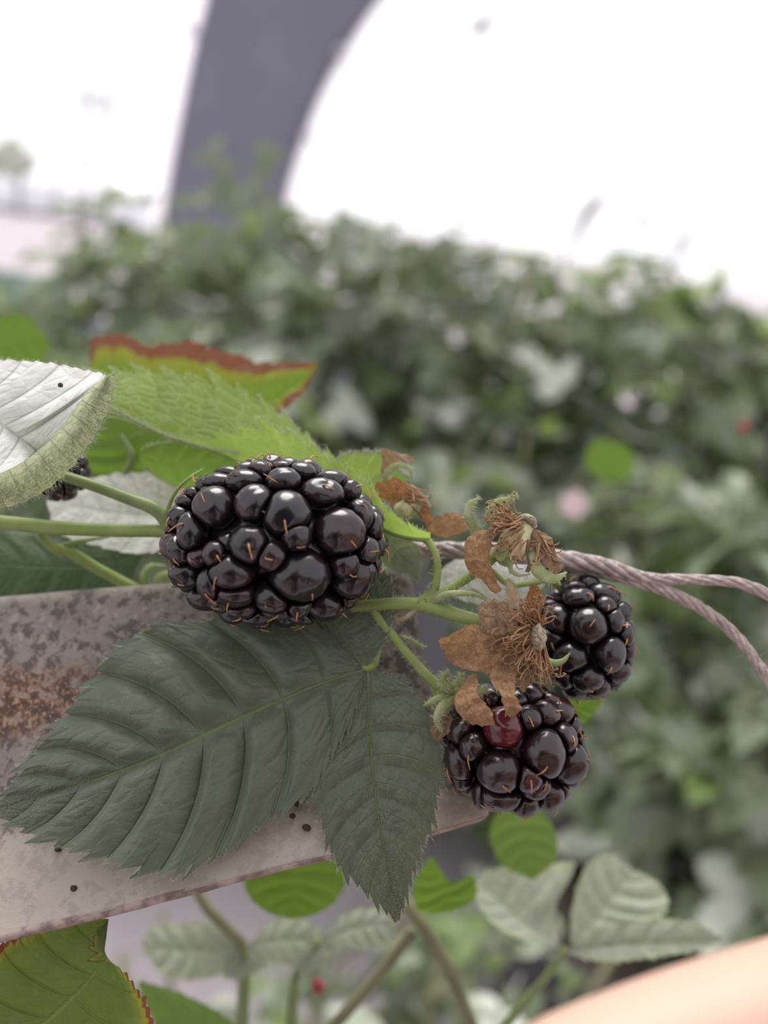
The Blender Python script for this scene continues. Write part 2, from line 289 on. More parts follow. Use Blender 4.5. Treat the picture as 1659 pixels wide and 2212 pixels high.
# ------------------------------------------------------------------ leaf builder
def leaflet(parent, mid, left, right, mat, name='leaflet', rows=200, cols=14, teeth=26, tamp=12, pleat=5, N=9, sweep=.45,
            cup=0.0, face='top', hairs=0, hairL=14, surf=0, crumple=0, seed=0, hmat=None, curl=0.0, edges=(1, 1), veinpart=True, label=None, wr=None, bow=.09, hr=.4):
    """leaf blade from midrib and two margins (frame x, y, z); rows follow the side veins; serrated margin, pleats between veins"""
    s = np.linspace(0, 1, rows); se = s+sweep*s*(1-s)
    Mi = W(spline(mid, rows, s)); L = W(spline(left, rows, se)); R = W(spline(right, rows, se))
    tt = np.concatenate([np.linspace(0, .78, cols-4), [.86, .93, .97, 1.0]]) if cols > 6 else np.linspace(0, 1, cols)
    span = max(np.linalg.norm(L-Mi, axis=1).max(), np.linalg.norm(R-Mi, axis=1).max())
    rng = np.random.default_rng(seed+11)
    def half(E, sg):
        T = nrm(np.gradient(E, axis=0)+1e-9); out = E-Mi; w = np.linalg.norm(out, axis=1, keepdims=True); out = nrm(out)
        fr = (se*teeth) % 1.0; ti = np.floor(se*teeth).astype(int)
        amp = (0.55+.45*((ti+seed) % 3 == 0)+rng.uniform(-.15, .15, teeth*2+4)[np.clip(ti, 0, teeth*2)])
        prof = np.where(fr < .78, (fr/.78)**1.1, (1-fr)/.22)
        env = smooth(0.0, .06, s)*smooth(1.0, .93, s)
        tz = (tamp*PX*amp*prof*env)[:, None]*(out*.8+T*.75)
        lw = np.minimum(w, span)/span
        V = Mi[:, None]+(E-Mi)[:, None]*tt[None, :, None]+tz[:, None]*smooth(.74, 1, tt)[None, :, None]-(bow*T*w)[:, None]*(4*tt*(1-tt))[None, :, None]*smooth(0, .15, s)[:, None, None]*smooth(1, .85, s)[:, None, None]
        nn = nrm(np.cross(np.gradient(Mi, axis=0)+1e-12, out))*sg
        flip = -np.sign((nn@(-FV)).mean()) or 1.0
        nn = -nn*flip                                   # towards the viewer
        fq = (s*N) % 1.0; ph = (np.where(fq < .68, np.sin(fq/.68*np.pi/2), np.cos((fq-.68)/.32*np.pi/2)))[:, None]**.9
        bump = pleat*PX*ph*(smooth(0.0, .2, tt)*(1-.55*smooth(.6, 1, tt)))[None]*lw
        cupv = cup*PX*(tt**2)[None]*lw+curl*PX*smooth(.75, 1, tt)[None]*lw
        V = V+nn[:, None]*(bump+cupv)[..., None]
        if crumple: V = V+(crumple*PX)*np.stack([vnoise(V, 1000, seed+q) for q in range(3)], -1)*(.25+.75*tt)[None, :, None]+(crumple*.45*PX)*np.stack([vnoise(V, 2600, seed+q+3) for q in range(3)], -1)
        return V, out, nn
    VL, oL, nL = half(L, 1); VR, oR, nR = half(R, -1)
    G = np.concatenate([VL[:, :0:-1], VR], 1); nc = G.shape[1]
    t_all = np.concatenate([-tt[:0:-1], tt]); uvs = np.stack([np.repeat(s, nc), np.tile(t_all*.5+.5, rows)], 1)
    F = grid_faces(rows, nc)
    if crumple:                                       # keep the midrib joined
        G[:, cols-1] = (VL[:, 0]+VR[:, 0])/2
    # face orientation: chosen side towards the viewer
    q = G.reshape(-1, 3); a, b, c = q[F[:, 0]], q[F[:, 1]], q[F[:, 3]]; nrmv = np.cross(b-a, c-a); vis = (nrmv*(CAMP-a)).sum()
    if (vis < 0) == (face == 'top'): F = F[:, ::-1]
    o = mk(name, q, F, mat, parent, uvs, label=label)
    if hairs:
        P, D = [], []
        for V, out, on in ((VL, oL, edges[0]), (VR, oR, edges[1])):
            if not on: continue
            k = rng.integers(2, rows-2, hairs); P.append(V[k, -1]); D.append(out[k]*.9+nrm(np.gradient(V[:, -1], axis=0))[k]*rng.uniform(-.2, .8, (hairs, 1))+rng.normal(0, .35, (hairs, 3)))
        P = np.vstack(P); D = np.vstack(D); hv, hf = hairs_geo(P, D, rng.uniform(.4, 1.15, len(P))*hairL*PX, hr*PX, rng.uniform(-.4, .4, len(P)))
        h = mk('margin_hairs', hv, hf, hmat or M_hair, o, kind='stuff')
    if surf:
        r_ = rng.integers(2, rows-2, surf); c_ = rng.integers(1, nc-1, surf); P = G[r_, c_]; nn = np.where((c_ < cols)[:, None], nL[r_], nR[r_])
        D = nn*rng.uniform(.15, .6, (surf, 1))+rng.normal(0, 1, (surf, 3))*.6
        hv, hf = hairs_geo(P, D, rng.uniform(.4, 1.1, surf)*8*PX, .22*PX); mk('surface_hairs', hv, hf, hmat or M_hair, o, kind='stuff')
    if wr:                                            # raised midrib
        tube_pts = Mi[:int(rows*.97)]+nL[:int(rows*.97)]*0.3*PX
        V, f, u = tube_geo(tube_pts[::6], np.linspace(wr, wr*.25, len(tube_pts[::6]))*PX, 6); mk('midrib', V, f, M_stemd, o)
    return o

# ================================================================== the setting
def ground_mat():
    t = NT('pale_lavender_ground'); o = t.obj(); f = t.ss(.35, .68, t.noise(o, 2.2, 6)); g = t.noise(o, 60, 4)
    c = t.mix(f, (.37, .325, .35), (.45, .40, .425)); c = t.mix(t.ss(.5, .75, g, 0, .5), c, (.3, .26, .26))
    p = t.n('BsdfPrincipled', Base__Color=c, Roughness=.9); t.set(p.inputs['Normal'], t.bump(g, .4, .01)); return t.done(p.outputs[0])
n = 41; gx, gy = np.meshgrid(np.linspace(-70, 70, n), np.concatenate([np.linspace(-6, 6, 21), np.linspace(8, 130, 20)]), indexing='xy')
gz = .012*vnoise(np.stack([gx, gy, gx*0], -1), 1.2)
floor = mk('ground', np.stack([gx, gy, gz], -1).reshape(-1, 3), grid_faces(n, n), ground_mat()); floor['kind'] = 'structure'

VR_, VYC, VZC = 3.2, 0.5, 0.2           # tunnel vault: radius and centre line (runs along world x)
def vault(px):
    """where the sight line of a frame point meets the tunnel vault"""
    px = np.atleast_2d(px); D = ((px[:, 0]-CX)/FPX)[:, None]*RV-((px[:, 1]-CY)/FPX)[:, None]*UV_+FV
    oy, oz = CAMP[1]-VYC, CAMP[2]-VZC; a = D[:, 1]**2+D[:, 2]**2; b = oy*D[:, 1]+oz*D[:, 2]; c = oy*oy+oz*oz-VR_**2
    return CAMP+((-b+np.sqrt(b*b-a*c))/a)[:, None]*D
def vault_out(P):
    v = P-np.array([0, VYC, VZC]); v[:, 0] = 0; return nrm(v)
def vault_sheet(name, A, B, mat, parent, nr=30, ncol=8, thick=.012, off=0.0, bulge=0):
    a = vault(spline(A, nr)); b = vault(spline(B, nr)); t = np.linspace(0, 1, ncol)[None, :, None]
    P = (a[:, None]*(1-t)+b[:, None]*t).reshape(-1, 3); v = P-np.array([0, VYC, VZC]); v[:, 0] = 0
    P = P-v+nrm(v)*(VR_+off+bulge*np.sin(np.pi*np.tile(np.linspace(0, 1, ncol), nr)))[:, None]
    o = mk(name, P, grid_faces(nr, ncol), mat, parent)
    if thick: m = o.modifiers.new('thickness', 'SOLIDIFY'); m.thickness = thick; m.offset = 0
    return o
M_band = simple_mat('slate_grey_fabric', (.22, .22, .29), (.25, .25, .32), rough=.7, scale=3)
M_bandedge = simple_mat('white_edge_binding', (.8, .77, .8), rough=.7, scale=10, trans=.7, tcol=(.85, .8, .85))
def film_mat():
    t = NT('clear_tunnel_film'); tr = t.n('BsdfTransparent', Color=(.97, .97, .97)); tl = t.n('BsdfTranslucent', Color=(.95, .95, .95))
    ms = t.n('MixShader', Fac=.12); t.set(ms.inputs[1], tr.outputs[0]); t.set(ms.inputs[2], tl.outputs[0]); return t.done(ms.outputs[0])
M_film = film_mat()
Lb = [(338, 620), (352, 470), (374, 330), (395, 220), (415, 120), (437, 30), (470, -90), (560, -330), (720, -640)]
Rb = [(600, 620), (617, 430), (640, 345), (668, 265), (705, 180), (760, 85), (822, -5), (930, -120), (1180, -330), (1600, -640)]
root = thing('fabric_arch', 'tall slate grey curved fabric band with white edges rising behind the hedge', 'tunnel arch', vault([(480, 560)])[0])
vault_sheet('fabric_band', Lb, Rb, M_band, root, nr=40, ncol=12, off=.01)
vault_sheet('edge_binding', [(x-24, y) for x, y in Lb], [(x+5, y) for x, y in Lb], M_bandedge, root, nr=40, ncol=5, thick=.0, off=-.01, bulge=.01)
vault_sheet('edge_binding', [(x-3, y) for x, y in Rb], [(x+18, y) for x, y in Rb], M_bandedge, root, nr=40, ncol=5, thick=.0, off=-.01, bulge=.01)
# small folds where the binding is tied
for (x, y) in ((414, 68), (352, 252), (668, 300), (742, 120)):
    p = vault([(x, y)])[0]; V, F, u = tube_geo(spline(np.array([p+RV*-.03+UV_*.02, p-FV*.02, p+RV*.02-UV_*.03]), 8), np.array([.004, .014, .018, .018, .016, .012, .008, .003]), 8)
    mk('tie', V, F, M_bandedge, root)
film = thing('tunnel_film', 'clear plastic film of the tunnel stretched right of the grey arch', 'plastic film', vault([(1300, 600)])[0])
vault_sheet('film_sheet', Rb, [(2350, 760), (2350, 400), (2350, 0), (2350, -640)], M_film, film, nr=36, ncol=30, thick=0, off=0)
vault_sheet('light_block_sheet', [(-150, 640), (600, 760), (1300, 880), (2300, 1040)], [(-150, 1500), (600, 1500), (1300, 1500), (2300, 1500)], M_band, film, nr=30, ncol=12, thick=.01, off=.03)  # dark sheet added behind the hedge to stop light leaking through its gaps
M_mark = simple_mat('dirty_water_mark', (.34, .3, .32), (.42, .38, .4), rough=.5, scale=60)
marks = [('long grey water run like a dart near the top of the film', [(1073, 20), (1050, 44), (1030, 62), (1018, 64)], [1, 4, 9, 3]),
         ('short dark fleck at the upper right of the film', [(1500, 137), (1512, 134), (1524, 137)], [2, 5, 2]),
         ('tiny pale drop mark right of the grey arch', [(920, 195), (916, 203), (911, 207)], [2, 5, 2]),
         ('rounded pale drop mark close to the arch above the hedge', [(841, 343), (833, 353), (826, 360)], [3, 9, 4]),
         ('faint drop mark low on the film below the rounded one', [(992, 384), (985, 391), (978, 397)], [2, 4, 2]),
         ('small pale dash above the middle of the hedge', [(1148, 424), (1144, 431), (1141, 437)], [2, 5, 2]),
         ('longest pale water streak with a bulge near its top', [(1311, 409), (1280, 445), (1266, 462), (1240, 520), (1212, 575)], [1, 9, 6, 3, 3]),
         ('oval pale drop mark right of the longest streak', [(1402, 466), (1387, 474), (1372, 480)], [3, 8, 3]),
         ('second pale streak above the right end of the hedge', [(1497, 488), (1487, 499), (1462, 545), (1432, 600)], [2, 6, 3, 3]),
         ('tiny mark high above the oval drop', [(1386, 317), (1380, 323), (1376, 328)], [2, 3, 2])]
for lab, pts, rad in marks:
    P = vault(spline(pts, 14)); P = P-vault_out(P.copy())*.012; r = np.interp(np.linspace(0, 1, 14), np.linspace(0, 1, len(rad)), rad)*5.0/FPX
    V, F, u = tube_geo(P, r, 10, .5); tag(recentre(mk('water_mark', V, F, M_mark)), lab, 'water mark', 'marks on the tunnel film')

# ------------------------------------------------------------------ far things at the left
M_pole = simple_mat('grey_post', (.3, .28, .3), rough=.6); M_white = simple_mat('white_cover', (.8, .79, .84), rough=.5, scale=2)
M_lampw = simple_mat('pale_lamp_head', (.5, .47, .49), rough=.5)
for lab, top, bot in (('thin far lamp post with a round head, left of its twin', (186, 212), (168, 470)), ('thin far lamp post with a slanted head, nearer the arch', (226, 222), (205, 490))):
    a, b = at(*top, 12.0), at(*bot, 12.0); b = a+(b-a)*1.0; b[:] = [a[0], a[1], 0.0]
    r = thing('lamp_post', lab, 'lamp post', b, 'far lamp posts')
    V, F, u = tube_geo(np.linspace(b, a, 6), .04, 8); mk('pole', V, F, M_pole, r)
    V, F, u = tube_geo(a+np.array([[-.07, 0, .02], [-.05, 0, .04], [0, 0, .06], [.05, 0, .03], [.06, 0, -.05]]), np.array([.03, .08, .10, .09, .03]), 10); mk('lamp_head', V, F, M_lampw, r)
y0 = 22.0; a = at(-500, 330, y0); b = at(345, 330, y0)
r = thing('far_tunnel', 'long low white tunnel roof on the horizon at the far left', 'tunnel', ((a[0]+b[0])/2, y0, 0))
th = np.linspace(0, math.pi, 13); xs = np.linspace(a[0]-8, b[0]+1.0, 9)
V = np.array([[x, y0-1.6*math.cos(t), .1+1.15*math.sin(t)] for x in xs for t in th]); mk('roof_cover', V, grid_faces(9, 13), M_white, r)
for x in (xs[3], xs[5], xs[7]):
    V, F, u = tube_geo(np.array([[x, y0-1.62*math.cos(t), .1+1.17*math.sin(t)] for t in th]), .03, 6); mk('hoop', V, F, M_pole, r)
def icolump(c, r, seed, amp=.25, res=(16, 12), sq=(1, 1, 1)):
    th = np.linspace(0, 2*np.pi, res[0], endpoint=False); ph = np.linspace(.02, np.pi-.02, res[1])
    d = np.stack([np.outer(np.sin(ph), np.cos(th)), np.outer(np.sin(ph), np.sin(th)), np.outer(np.cos(ph), np.ones_like(th))], -1)
    rr = 1+amp*vnoise(d, 2.6, seed)+amp*.5*vnoise(d, 7, seed+2); V = c+d*(rr*r)[..., None]*np.array(sq); return V.reshape(-1, 3), grid_faces(res[1], res[0], True)
M_farleaf = simple_mat('far_foliage', (.38, .40, .34), (.48, .5, .42), rough=.8, scale=6)
c = at(-35, 335, 17.0); r = thing('far_tree', 'small round far tree above the white tunnel roof at left', 'tree', (c[0], c[1]+1.5, 0))
V, F, u = tube_geo(np.array([[c[0], c[1]+1.5, 0], [c[0], c[1]+1.5, c[2]]]), .06, 8); mk('trunk', V, F, M_pole, r)
for k in range(5):
    V, F = icolump(c+np.array([(-.35, 1.5, .1), (.2, 1.5, 0), (-.1, 1.5, .25), (.0, 1.3, -.15), (-.6, 1.6, -.1)][k]), .27, k); mk('crown_clump', V, F, M_farleaf, r)
M_net = simple_mat('green_windbreak_net', (.15, .24, .19), (.18, .28, .22), rough=.7, scale=30)
a, b = at(-420, 700, 3.3), at(175, 700, 3.3)
r = thing('windbreak_net', 'low blurred green windbreak net at the far left behind the leaves', 'net', ((a[0]+b[0])/2, 3.2, 0))
xs = np.linspace(a[0], b[0], 24); zs = np.linspace(0.0, .78, 6)
V = np.array([[x, 3.2+.02*math.sin(9*x+2*z), z] for x in xs for z in zs]); o = mk('net_cloth', V, grid_faces(24, 6), M_net, r); m = o.modifiers.new('thickness', 'SOLIDIFY'); m.thickness = .006
for x in (xs[2], xs[12], xs[22]):
    V, F, u = tube_geo(np.array([[x, 3.23, 0], [x, 3.23, .84]]), .015, 8); mk('stake', V, F, M_pole, r)

# ------------------------------------------------------------------ bramble bushes of the hedge
def hedge_leaf_mesh(name, mat, seed):
    rng = np.random.default_rng(seed); Vs, Fs, U = [], [], []; off = 0
    for ang, ln, base in ((0, 1.0, .18), (70+rng.uniform(-8, 8), .8, 0.0), (-70+rng.uniform(-8, 8), .8, 0.0)):
        rows, half = 15, 3; s = np.linspace(0, 1, rows); w = .36*np.sin(np.pi*s**.72)**.85*(1-.12*s); w = w*np.where(np.arange(rows) % 2 == 0, 1.0, .86); w[0] = .01; w[-1] = .004
        t = np.linspace(-1, 1, 2*half+1); x = w[:, None]*t[None]*ln; y = base+ln*(s[:, None]+.10*np.abs(t)[None]*np.sin(np.pi*s)[:, None])
        z = .10*np.abs(t)[None]*np.sin(np.pi*s)[:, None]+.035*np.abs(np.sin(np.pi*5*s))[:, None]*np.abs(t)[None]-(.16+rng.uniform(-.08, .12))*s[:, None]**2+0*t[None]
        a = math.radians(ang); X = x*math.cos(a)-y*math.sin(a); Y = x*math.sin(a)+y*math.cos(a)
        V = np.stack([X, Y, z], -1).reshape(-1, 3); F = grid_faces(rows, 2*half+1)+off
        Vs.append(V); Fs.append(F); U.append(np.stack([np.repeat(s, 2*half+1), np.tile(t*.5+.5, rows)], 1)); off += len(V)
    P, F, u = tube_geo(spline(np.array([[0, -.75, -.12], [0, -.3, .0], [0, .2, 0]]), 6), np.array([.02]*6), 5)
    Vs.append(P); U.append(np.tile([.5, .5], (len(P), 1)))
    fl = np.vstack(Fs).tolist()+[[i+off for i in f] for f in F]
    me = bpy.data.meshes.new(name); me.from_pydata(np.vstack(Vs).tolist(), [], fl); me.shade_smooth()
    l = me.uv_layers.new(name='UVMap'); vi = np.empty(len(me.loops), int); me.loops.foreach_get('vertex_index', vi); l.data.foreach_set('uv', np.vstack(U).astype(np.float32)[vi].ravel())
    me.materials.append(mat); return me
HL = [hedge_leaf_mesh('hedge_leaf', M_hedge, i) for i in range(5)]+[hedge_leaf_mesh('hedge_leaf_bright', M_hedge2, 9+i) for i in range(2)]
def bush(label, c, rad, z0, z1, nleaf, size, seed, ncane=5, shoots=0, hide=None, bright=.2):
    rng = np.random.default_rng(seed); root = thing('bramble_bush', label, 'bush', (c[0], c[1], 0), 'bramble bushes of the hedge'); loc = ROOTLOC[root.name]
    zc, rz = (z0+z1)/2, (z1-z0)/2; k = 0
    for i in range(ncane):
        a = rng.uniform(0, 6.28); e = np.array([c[0]+rad[0]*.7*math.cos(a), c[1]+rad[1]*.7*math.sin(a), z1-rng.uniform(.0, .3)*rz])
        b = np.array([c[0]+rng.uniform(-.06, .06), c[1]+rng.uniform(-.06, .06), 0.0]); m = (b+e)/2+np.array([rng.uniform(-.1, .1), rng.uniform(-.1, .1), .12])
        V, F, u = tube_geo(spline([b, m, e], 12), np.linspace(.007, .003, 12), 6); mk('cane', V, F, M_cane, root)
    while k < nleaf:
        d = nrm(rng.normal(0, 1, 3)); rr = rng.uniform(.45, 1.0)**.45*(1+.10*vnoise(d, 3.0, seed % 7))
        p = np.array([c[0]+rad[0]*rr*d[0], c[1]+rad[1]*rr*d[1], zc+rz*rr*np.sign(d[2])*abs(d[2])**.75])
        if p[2] < .03 or (p-CAMP)@FV < .33 or (hide and hide(p)): continue
        out = np.array([d[0], d[1], d[2]*.5]); n = nrm(out*.55+np.array([0, 0, .75])+rng.normal(0, .42, 3))*(-1 if rng.random() < .16 else 1)
        tip = nrm(out+np.array([0, 0, -.45])+rng.normal(0, .6, 3)); tip = nrm(tip-n*(tip@n)); x = np.cross(tip, n); s = size*rng.uniform(.6, 1.25)
        o = bpy.data.objects.new('leaf', HL[rng.integers(5) if rng.random() > bright else 5+rng.integers(2)]); COL.objects.link(o); o.parent = root
        Mx = Matrix([[x[i]*s, tip[i]*s, n[i]*s, (p-loc)[i]] for i in range(3)]+[[0, 0, 0, 1]]); o.matrix_local = Mx; k += 1
    return root
def low_gap(p):
    return False
row = [(-.68, 2.05, .32, 1.16, 270, 'leafy bramble bush at the far left end of the hedge beside the arch foot'),
       (-.22, 1.95, .32, 1.24, 290, 'bramble bush straight below the grey arch'),
       (.20, 1.90, .32, 1.22, 290, 'bramble bush right of the arch under the open white film'),
       (.62, 1.85, .32, 1.20, 290, 'bramble bush in the middle of the right half of the hedge'),
       (1.05, 1.80, .34, 1.19, 290, 'bramble bush below the long water streak'),
       (1.48, 1.75, .34, 1.22, 200, 'bramble bush cut by the right edge of the picture'),
       (-.05, 2.55, .42, 1.19, 270, 'added light-blocking bramble bush in the back row right of the arch foot'),  # back row bushes are added to block light coming through the hedge
       (.55, 2.5, .42, 1.19, 270, 'added light-blocking bramble bush in the back row behind the middle of the hedge'),
       (1.2, 2.45, .45, 1.19, 270, 'added light-blocking bramble bush in the back row under the streaks'),
       (-1.12, 2.1, .36, .86, 220, 'low bramble bush at the left edge in front of the green net'),
       (-.62, 2.6, .36, 1.12, 230, 'added light-blocking bramble bush in the back row directly behind the arch foot')]
for i, (x, y, r, z1, n, lab) in enumerate(row): bush(lab, (x, y), (r, .34), .10, z1, n, .088, 40+i)
near = [(.16, 1.30, .28, .24, .12, .86, 270, .08, 'lower bramble bush seen behind the dried flowers'),
        (.52, 1.15, .28, .26, .10, .90, 290, .082, 'lower bramble bush right of the paired cord ends'),
        (.56, .80, .21, .18, .12, .78, 230, .078, 'nearest pale leaved bramble bush at the right edge'),
        (-.45, 1.45, .36, .26, .1, .92, 270, .08, 'lower bramble bush half hidden behind the scorched leaf'),
        (.50, 1.02, .2, .2, .02, .42, 90, .07, 'short dark bramble clump near the ground at lower right')]
for i, (x, y, rx, ry, z0, z1, n, s, lab) in enumerate(near): bush(lab, (x, y), (rx, ry), z0, z1, n, s, 70+i, bright=.12)
for i, (x, y, d, n, lab) in enumerate(((440, 2110, .62, 16, 'small low sprig of leaves under the pale ribbed leaf'), (880, 2130, .66, 26, 'small low sprig of leaves behind the canes'), (1130, 2120, .60, 30, 'small low sprig of leaves under the grey trifoliate leaf'), (640, 2190, .7, 16, 'sparse low sprig near the small red berry'))):
    c = at(x, y, d); bush(lab, (c[0], c[1]), (.10, .08), c[2]-.10, c[2]+.03, n, .034, 90+i, ncane=3, bright=.3)
# tall young shoot in front of the arch
c = at(520, 470, 1.95); r = thing('bramble_shoot', 'tall young leafy shoot standing up in front of the grey arch', 'shoot', (c[0], c[1], 0)); loc = ROOTLOC[r.name]
for pts in ([(540, 640), (530, 480), (480, 380), (462, 310)], [(540, 600), (545, 450), (570, 370), (588, 318)]):
    P = np.array([at(x, y, 1.95) for x, y in pts]); V, F, u = tube_geo(spline(P, 12), np.linspace(.006, .002, 12), 6); mk('cane', V, F, M_stemd, r)
rng = np.random.default_rng(5)
for (x, y) in ((462, 318), (480, 350), (455, 345), (588, 322), (575, 350), (600, 340), (500, 395), (545, 400), (520, 420), (470, 400), (560, 380), (440, 420), (530, 450), (580, 420), (400, 430), (490, 440)):
    p = at(x, y, 1.95+rng.uniform(-.05, .05)); n = nrm(np.array([rng.normal(0, .4), -.4, .7])); tip = nrm(rng.normal(0, 1, 3)); tip = nrm(tip-n*(tip@n)); xx = np.cross(tip, n); s = rng.uniform(.035, .055)
    o = bpy.data.objects.new('leaf', HL[5+rng.integers(2)]); COL.objects.link(o); o.parent = r; o.matrix_local = Matrix([[xx[i]*s, tip[i]*s, n[i]*s, (p-loc)[i]] for i in range(3)]+[[0, 0, 0, 1]])

# ================================================================== rusty metal strip under the leaves
def metal_mat():
    t = NT('weathered_metal'); o = t.obj(); sp = t.n('SeparateXYZ', Vector=t.n('TexCoord').outputs['UV']); u, v = sp.outputs[0], sp.outputs[1]
    n1 = t.noise(o, 90, 6, .6); n2 = t.noise(o, 430, 8, .7); n3 = t.noise(o, 1500, 5, .65)
    c = t.mix(t.ss(.35, .65, n1), (.20, .165, .145), (.26, .225, .20)); c = t.mix(t.ss(.5, .62, v), c, t.mix(n1, (.34, .29, .25), (.42, .37, .32)))  # below the bend the colour is painted lighter, for the light falling there
    dark = t.ss(.49, .57, t.mth('ADD', n2, t.mth('MULTIPLY_ADD', n1, .3, -.15))); c = t.mix(t.mth('MULTIPLY', dark, t.ss(.5, .68, v, .8, .18)), c, (.055, .045, .045))
    pale = t.ss(.56, .63, t.noise(o, 520, 5, .7)); c = t.mix(t.mth('MULTIPLY', pale, t.ss(.5, .7, v, .6, .25)), c, (.40, .33, .27))
    dx = t.mth('DIVIDE', t.mth('SUBTRACT', u, .41), .165); dy = t.mth('DIVIDE', t.mth('SUBTRACT', v, .26), .12)
    rr = t.mth('ADD', t.mth('MULTIPLY', dx, dx), t.mth('MULTIPLY', dy, dy)); rust = t.mth('MULTIPLY', t.ss(1.0, .1, t.mth('ADD', rr, t.mth('MULTIPLY_ADD', n2, 1.6, -.8))), t.ss(.40, .52, n2))
    rc = t.mix(t.ss(.4, .62, n2), (.22, .075, .03), (.05, .026, .022)); rc = t.mix(t.ss(.54, .62, n3), rc, (.40, .27, .17)); c = t.mix(rust, c, rc)
    edge = t.ss(.945, .975, v); c = t.mix(t.mth('MULTIPLY', edge, .7), c, t.mix(t.ss(.45, .6, n2), (.15, .09, .08), (.42, .33, .30)))
    tope = t.ss(.035, .0, v); c = t.mix(t.mth('MULTIPLY', tope, .6), c, (.22, .19, .16))
    h = t.mth('ADD', t.mth('MULTIPLY', n2, .7), t.mth('MULTIPLY', n3, .5))
    p = t.n('BsdfPrincipled', Base__Color=c, Roughness=t.mth('MULTIPLY_ADD', n2, .4, .35), Metallic=.12); t.set(p.inputs['Normal'], t.bump(h, .55, .0007)); return t.done(p.outputs[0])
M_metal = metal_mat()
nr, nc = 92, 44
topl = spline([(-900, 1352, 225), (-220, 1304, 225), (0, 1289, 225), (200, 1272, 225), (400, 1257, 225), (640, 1240, 225), (868, 1226, 225), (915, 1420, 195), (985, 1640, 150), (1035, 1712, 128), (1054, 1738, 120)], nr)
bend = spline([(-900, 1955, 50), (-220, 1835, 50), (0, 1800, 50), (200, 1765, 52), (400, 1735, 55), (640, 1705, 62), (800, 1690, 80), (900, 1690, 95), (980, 1705, 105), (1035, 1725, 112), (1056, 1743, 118)], nr)
botl = spline([(-900, 2250, -95), (-220, 2078, -95), (0, 2022, -95), (200, 1975, -85), (400, 1925, -75), (640, 1862, -50), (800, 1828, -20), (930, 1795, 30), (1000, 1774, 70), (1040, 1762, 95), (1056, 1748, 112)], nr)
tq = np.concatenate([np.linspace(0, .5, 20), np.linspace(.52, 1, 24)]); P = []
for t in tq:
    k = np.clip(t/.6, 0, 1); a = topl*(1-k)+bend*k; k2 = np.clip((t-.6)/.4, 0, 1); b = bend*(1-k2)+botl*k2
    P.append(a*(1-smooth(.52, .68, t))+b*smooth(.52, .68, t))
G = np.stack(P, 1); lip = np.stack([botl+np.array([0, 7, 10]), botl+np.array([0, 9, 30])], 1); G = np.concatenate([G, lip], 1); tq2 = np.concatenate([tq*.95, [.98, 1.0]])
back = G[:, ::-1]+np.array([0, 3, 26.0]); V = W(np.concatenate([G, back], 1).reshape(-1, 3)); ncc = G.shape[1]*2
uvs = np.stack([np.repeat(np.linspace(0, 1, nr), ncc), np.tile(np.concatenate([tq2, tq2[::-1]]), nr)], 1)
F = grid_faces(nr, ncc, True).tolist()
plate = thing('metal_strip', 'weathered rusty grey metal strip with a folded lower edge under the big leaf', 'metal strip', W([(400, 1500, 150)])[0])
mk('plate', V, F, M_metal, plate, uvs)
M_rim = simple_mat('worn_pinkish_rim', (.36, .27, .24), (.16, .11, .10), rough=.6, scale=420, bump=.7, detail=6)
q0 = W([(-800, 1700, 190)])[0]; V, F, u = tube_geo(np.linspace([q0[0], q0[1], 0], q0, 8), .006, 10); mk('support_leg', V, F, M_metal, plate, u)
tube('folded_rim', botl[::3]+np.array([0, 2, 8]), [15, 15, 14, 13, 12, 11, 10, 9, 7, 5], M_rim, plate, n=70, seg=12, wob=1.5)
M_rustpost = simple_mat('rusty_brown_post', (.13, .075, .065), (.20, .12, .10), rough=.85, scale=160, bump=.6)
def prism(name, pts, w, mat, parent=None, d=20):
    """rectangular bar through frame points with half width w, half depth d (pixels)"""
    S = spline(pts, 16); T = nrm(np.gradient(S, axis=0)); sx = np.stack([-T[:, 1], T[:, 0], T[:, 0]*0], 1); q = np.array([(-1, -1), (-.8, -1.0), (.8, -1), (1, -.8), (1, 1), (-1, 1)])
    Vv = np.stack([S+sx*w*a+np.array([0, 0, d*b]) for a, b in q], 1); Vv = W(Vv.reshape(-1, 3)); k = len(q)
    return mk(name, Vv, grid_faces(16, k, True).tolist()+[list(range(k))[::-1], list(range(15*k, 16*k))], mat, parent, smoothf=False)
post = thing('rusty_post', 'narrow brown rusty upright post behind the right end of the big leaf', 'post', W([(842, 1780, 250)])[0])
prism('post_bar', [(856, 1130, 330), (850, 1320, 330), (845, 1560, 330), (840, 1780, 250)], 27, M_rustpost, post)
M_pipe = simple_mat('dark_slate_pipe', (.035, .035, .045), (.05, .05, .06), rough=.5, scale=20)
q = W([(874, 1232, 335), (968, 1262, 1000), (968, 1560, 1000), (868, 1580, 335), (874, 1232, 365), (968, 1262, 1030), (968, 1560, 1030), (868, 1580, 365)])
mk('side_flange', q, [[0, 1, 2, 3], [7, 6, 5, 4], [0, 4, 5, 1], [1, 5, 6, 2], [2, 6, 7, 3], [3, 7, 4, 0]], M_pipe, post, smoothf=False, label='dark slate side flange')
M_tube = simple_mat('pale_hose', (.42, .42, .5), rough=.4)
P = np.array([at(1300, 2000, .95), at(1345, 2070, .95), at(1400, 2130, .95), at(1500, 2250, .95)]); V, F, u = tube_geo(spline(P, 14), .011, 12); o = recentre(mk('hose', V, F, M_tube)); tag(o, 'pale bluish hose lying behind the grey trifoliate leaf', 'hose')

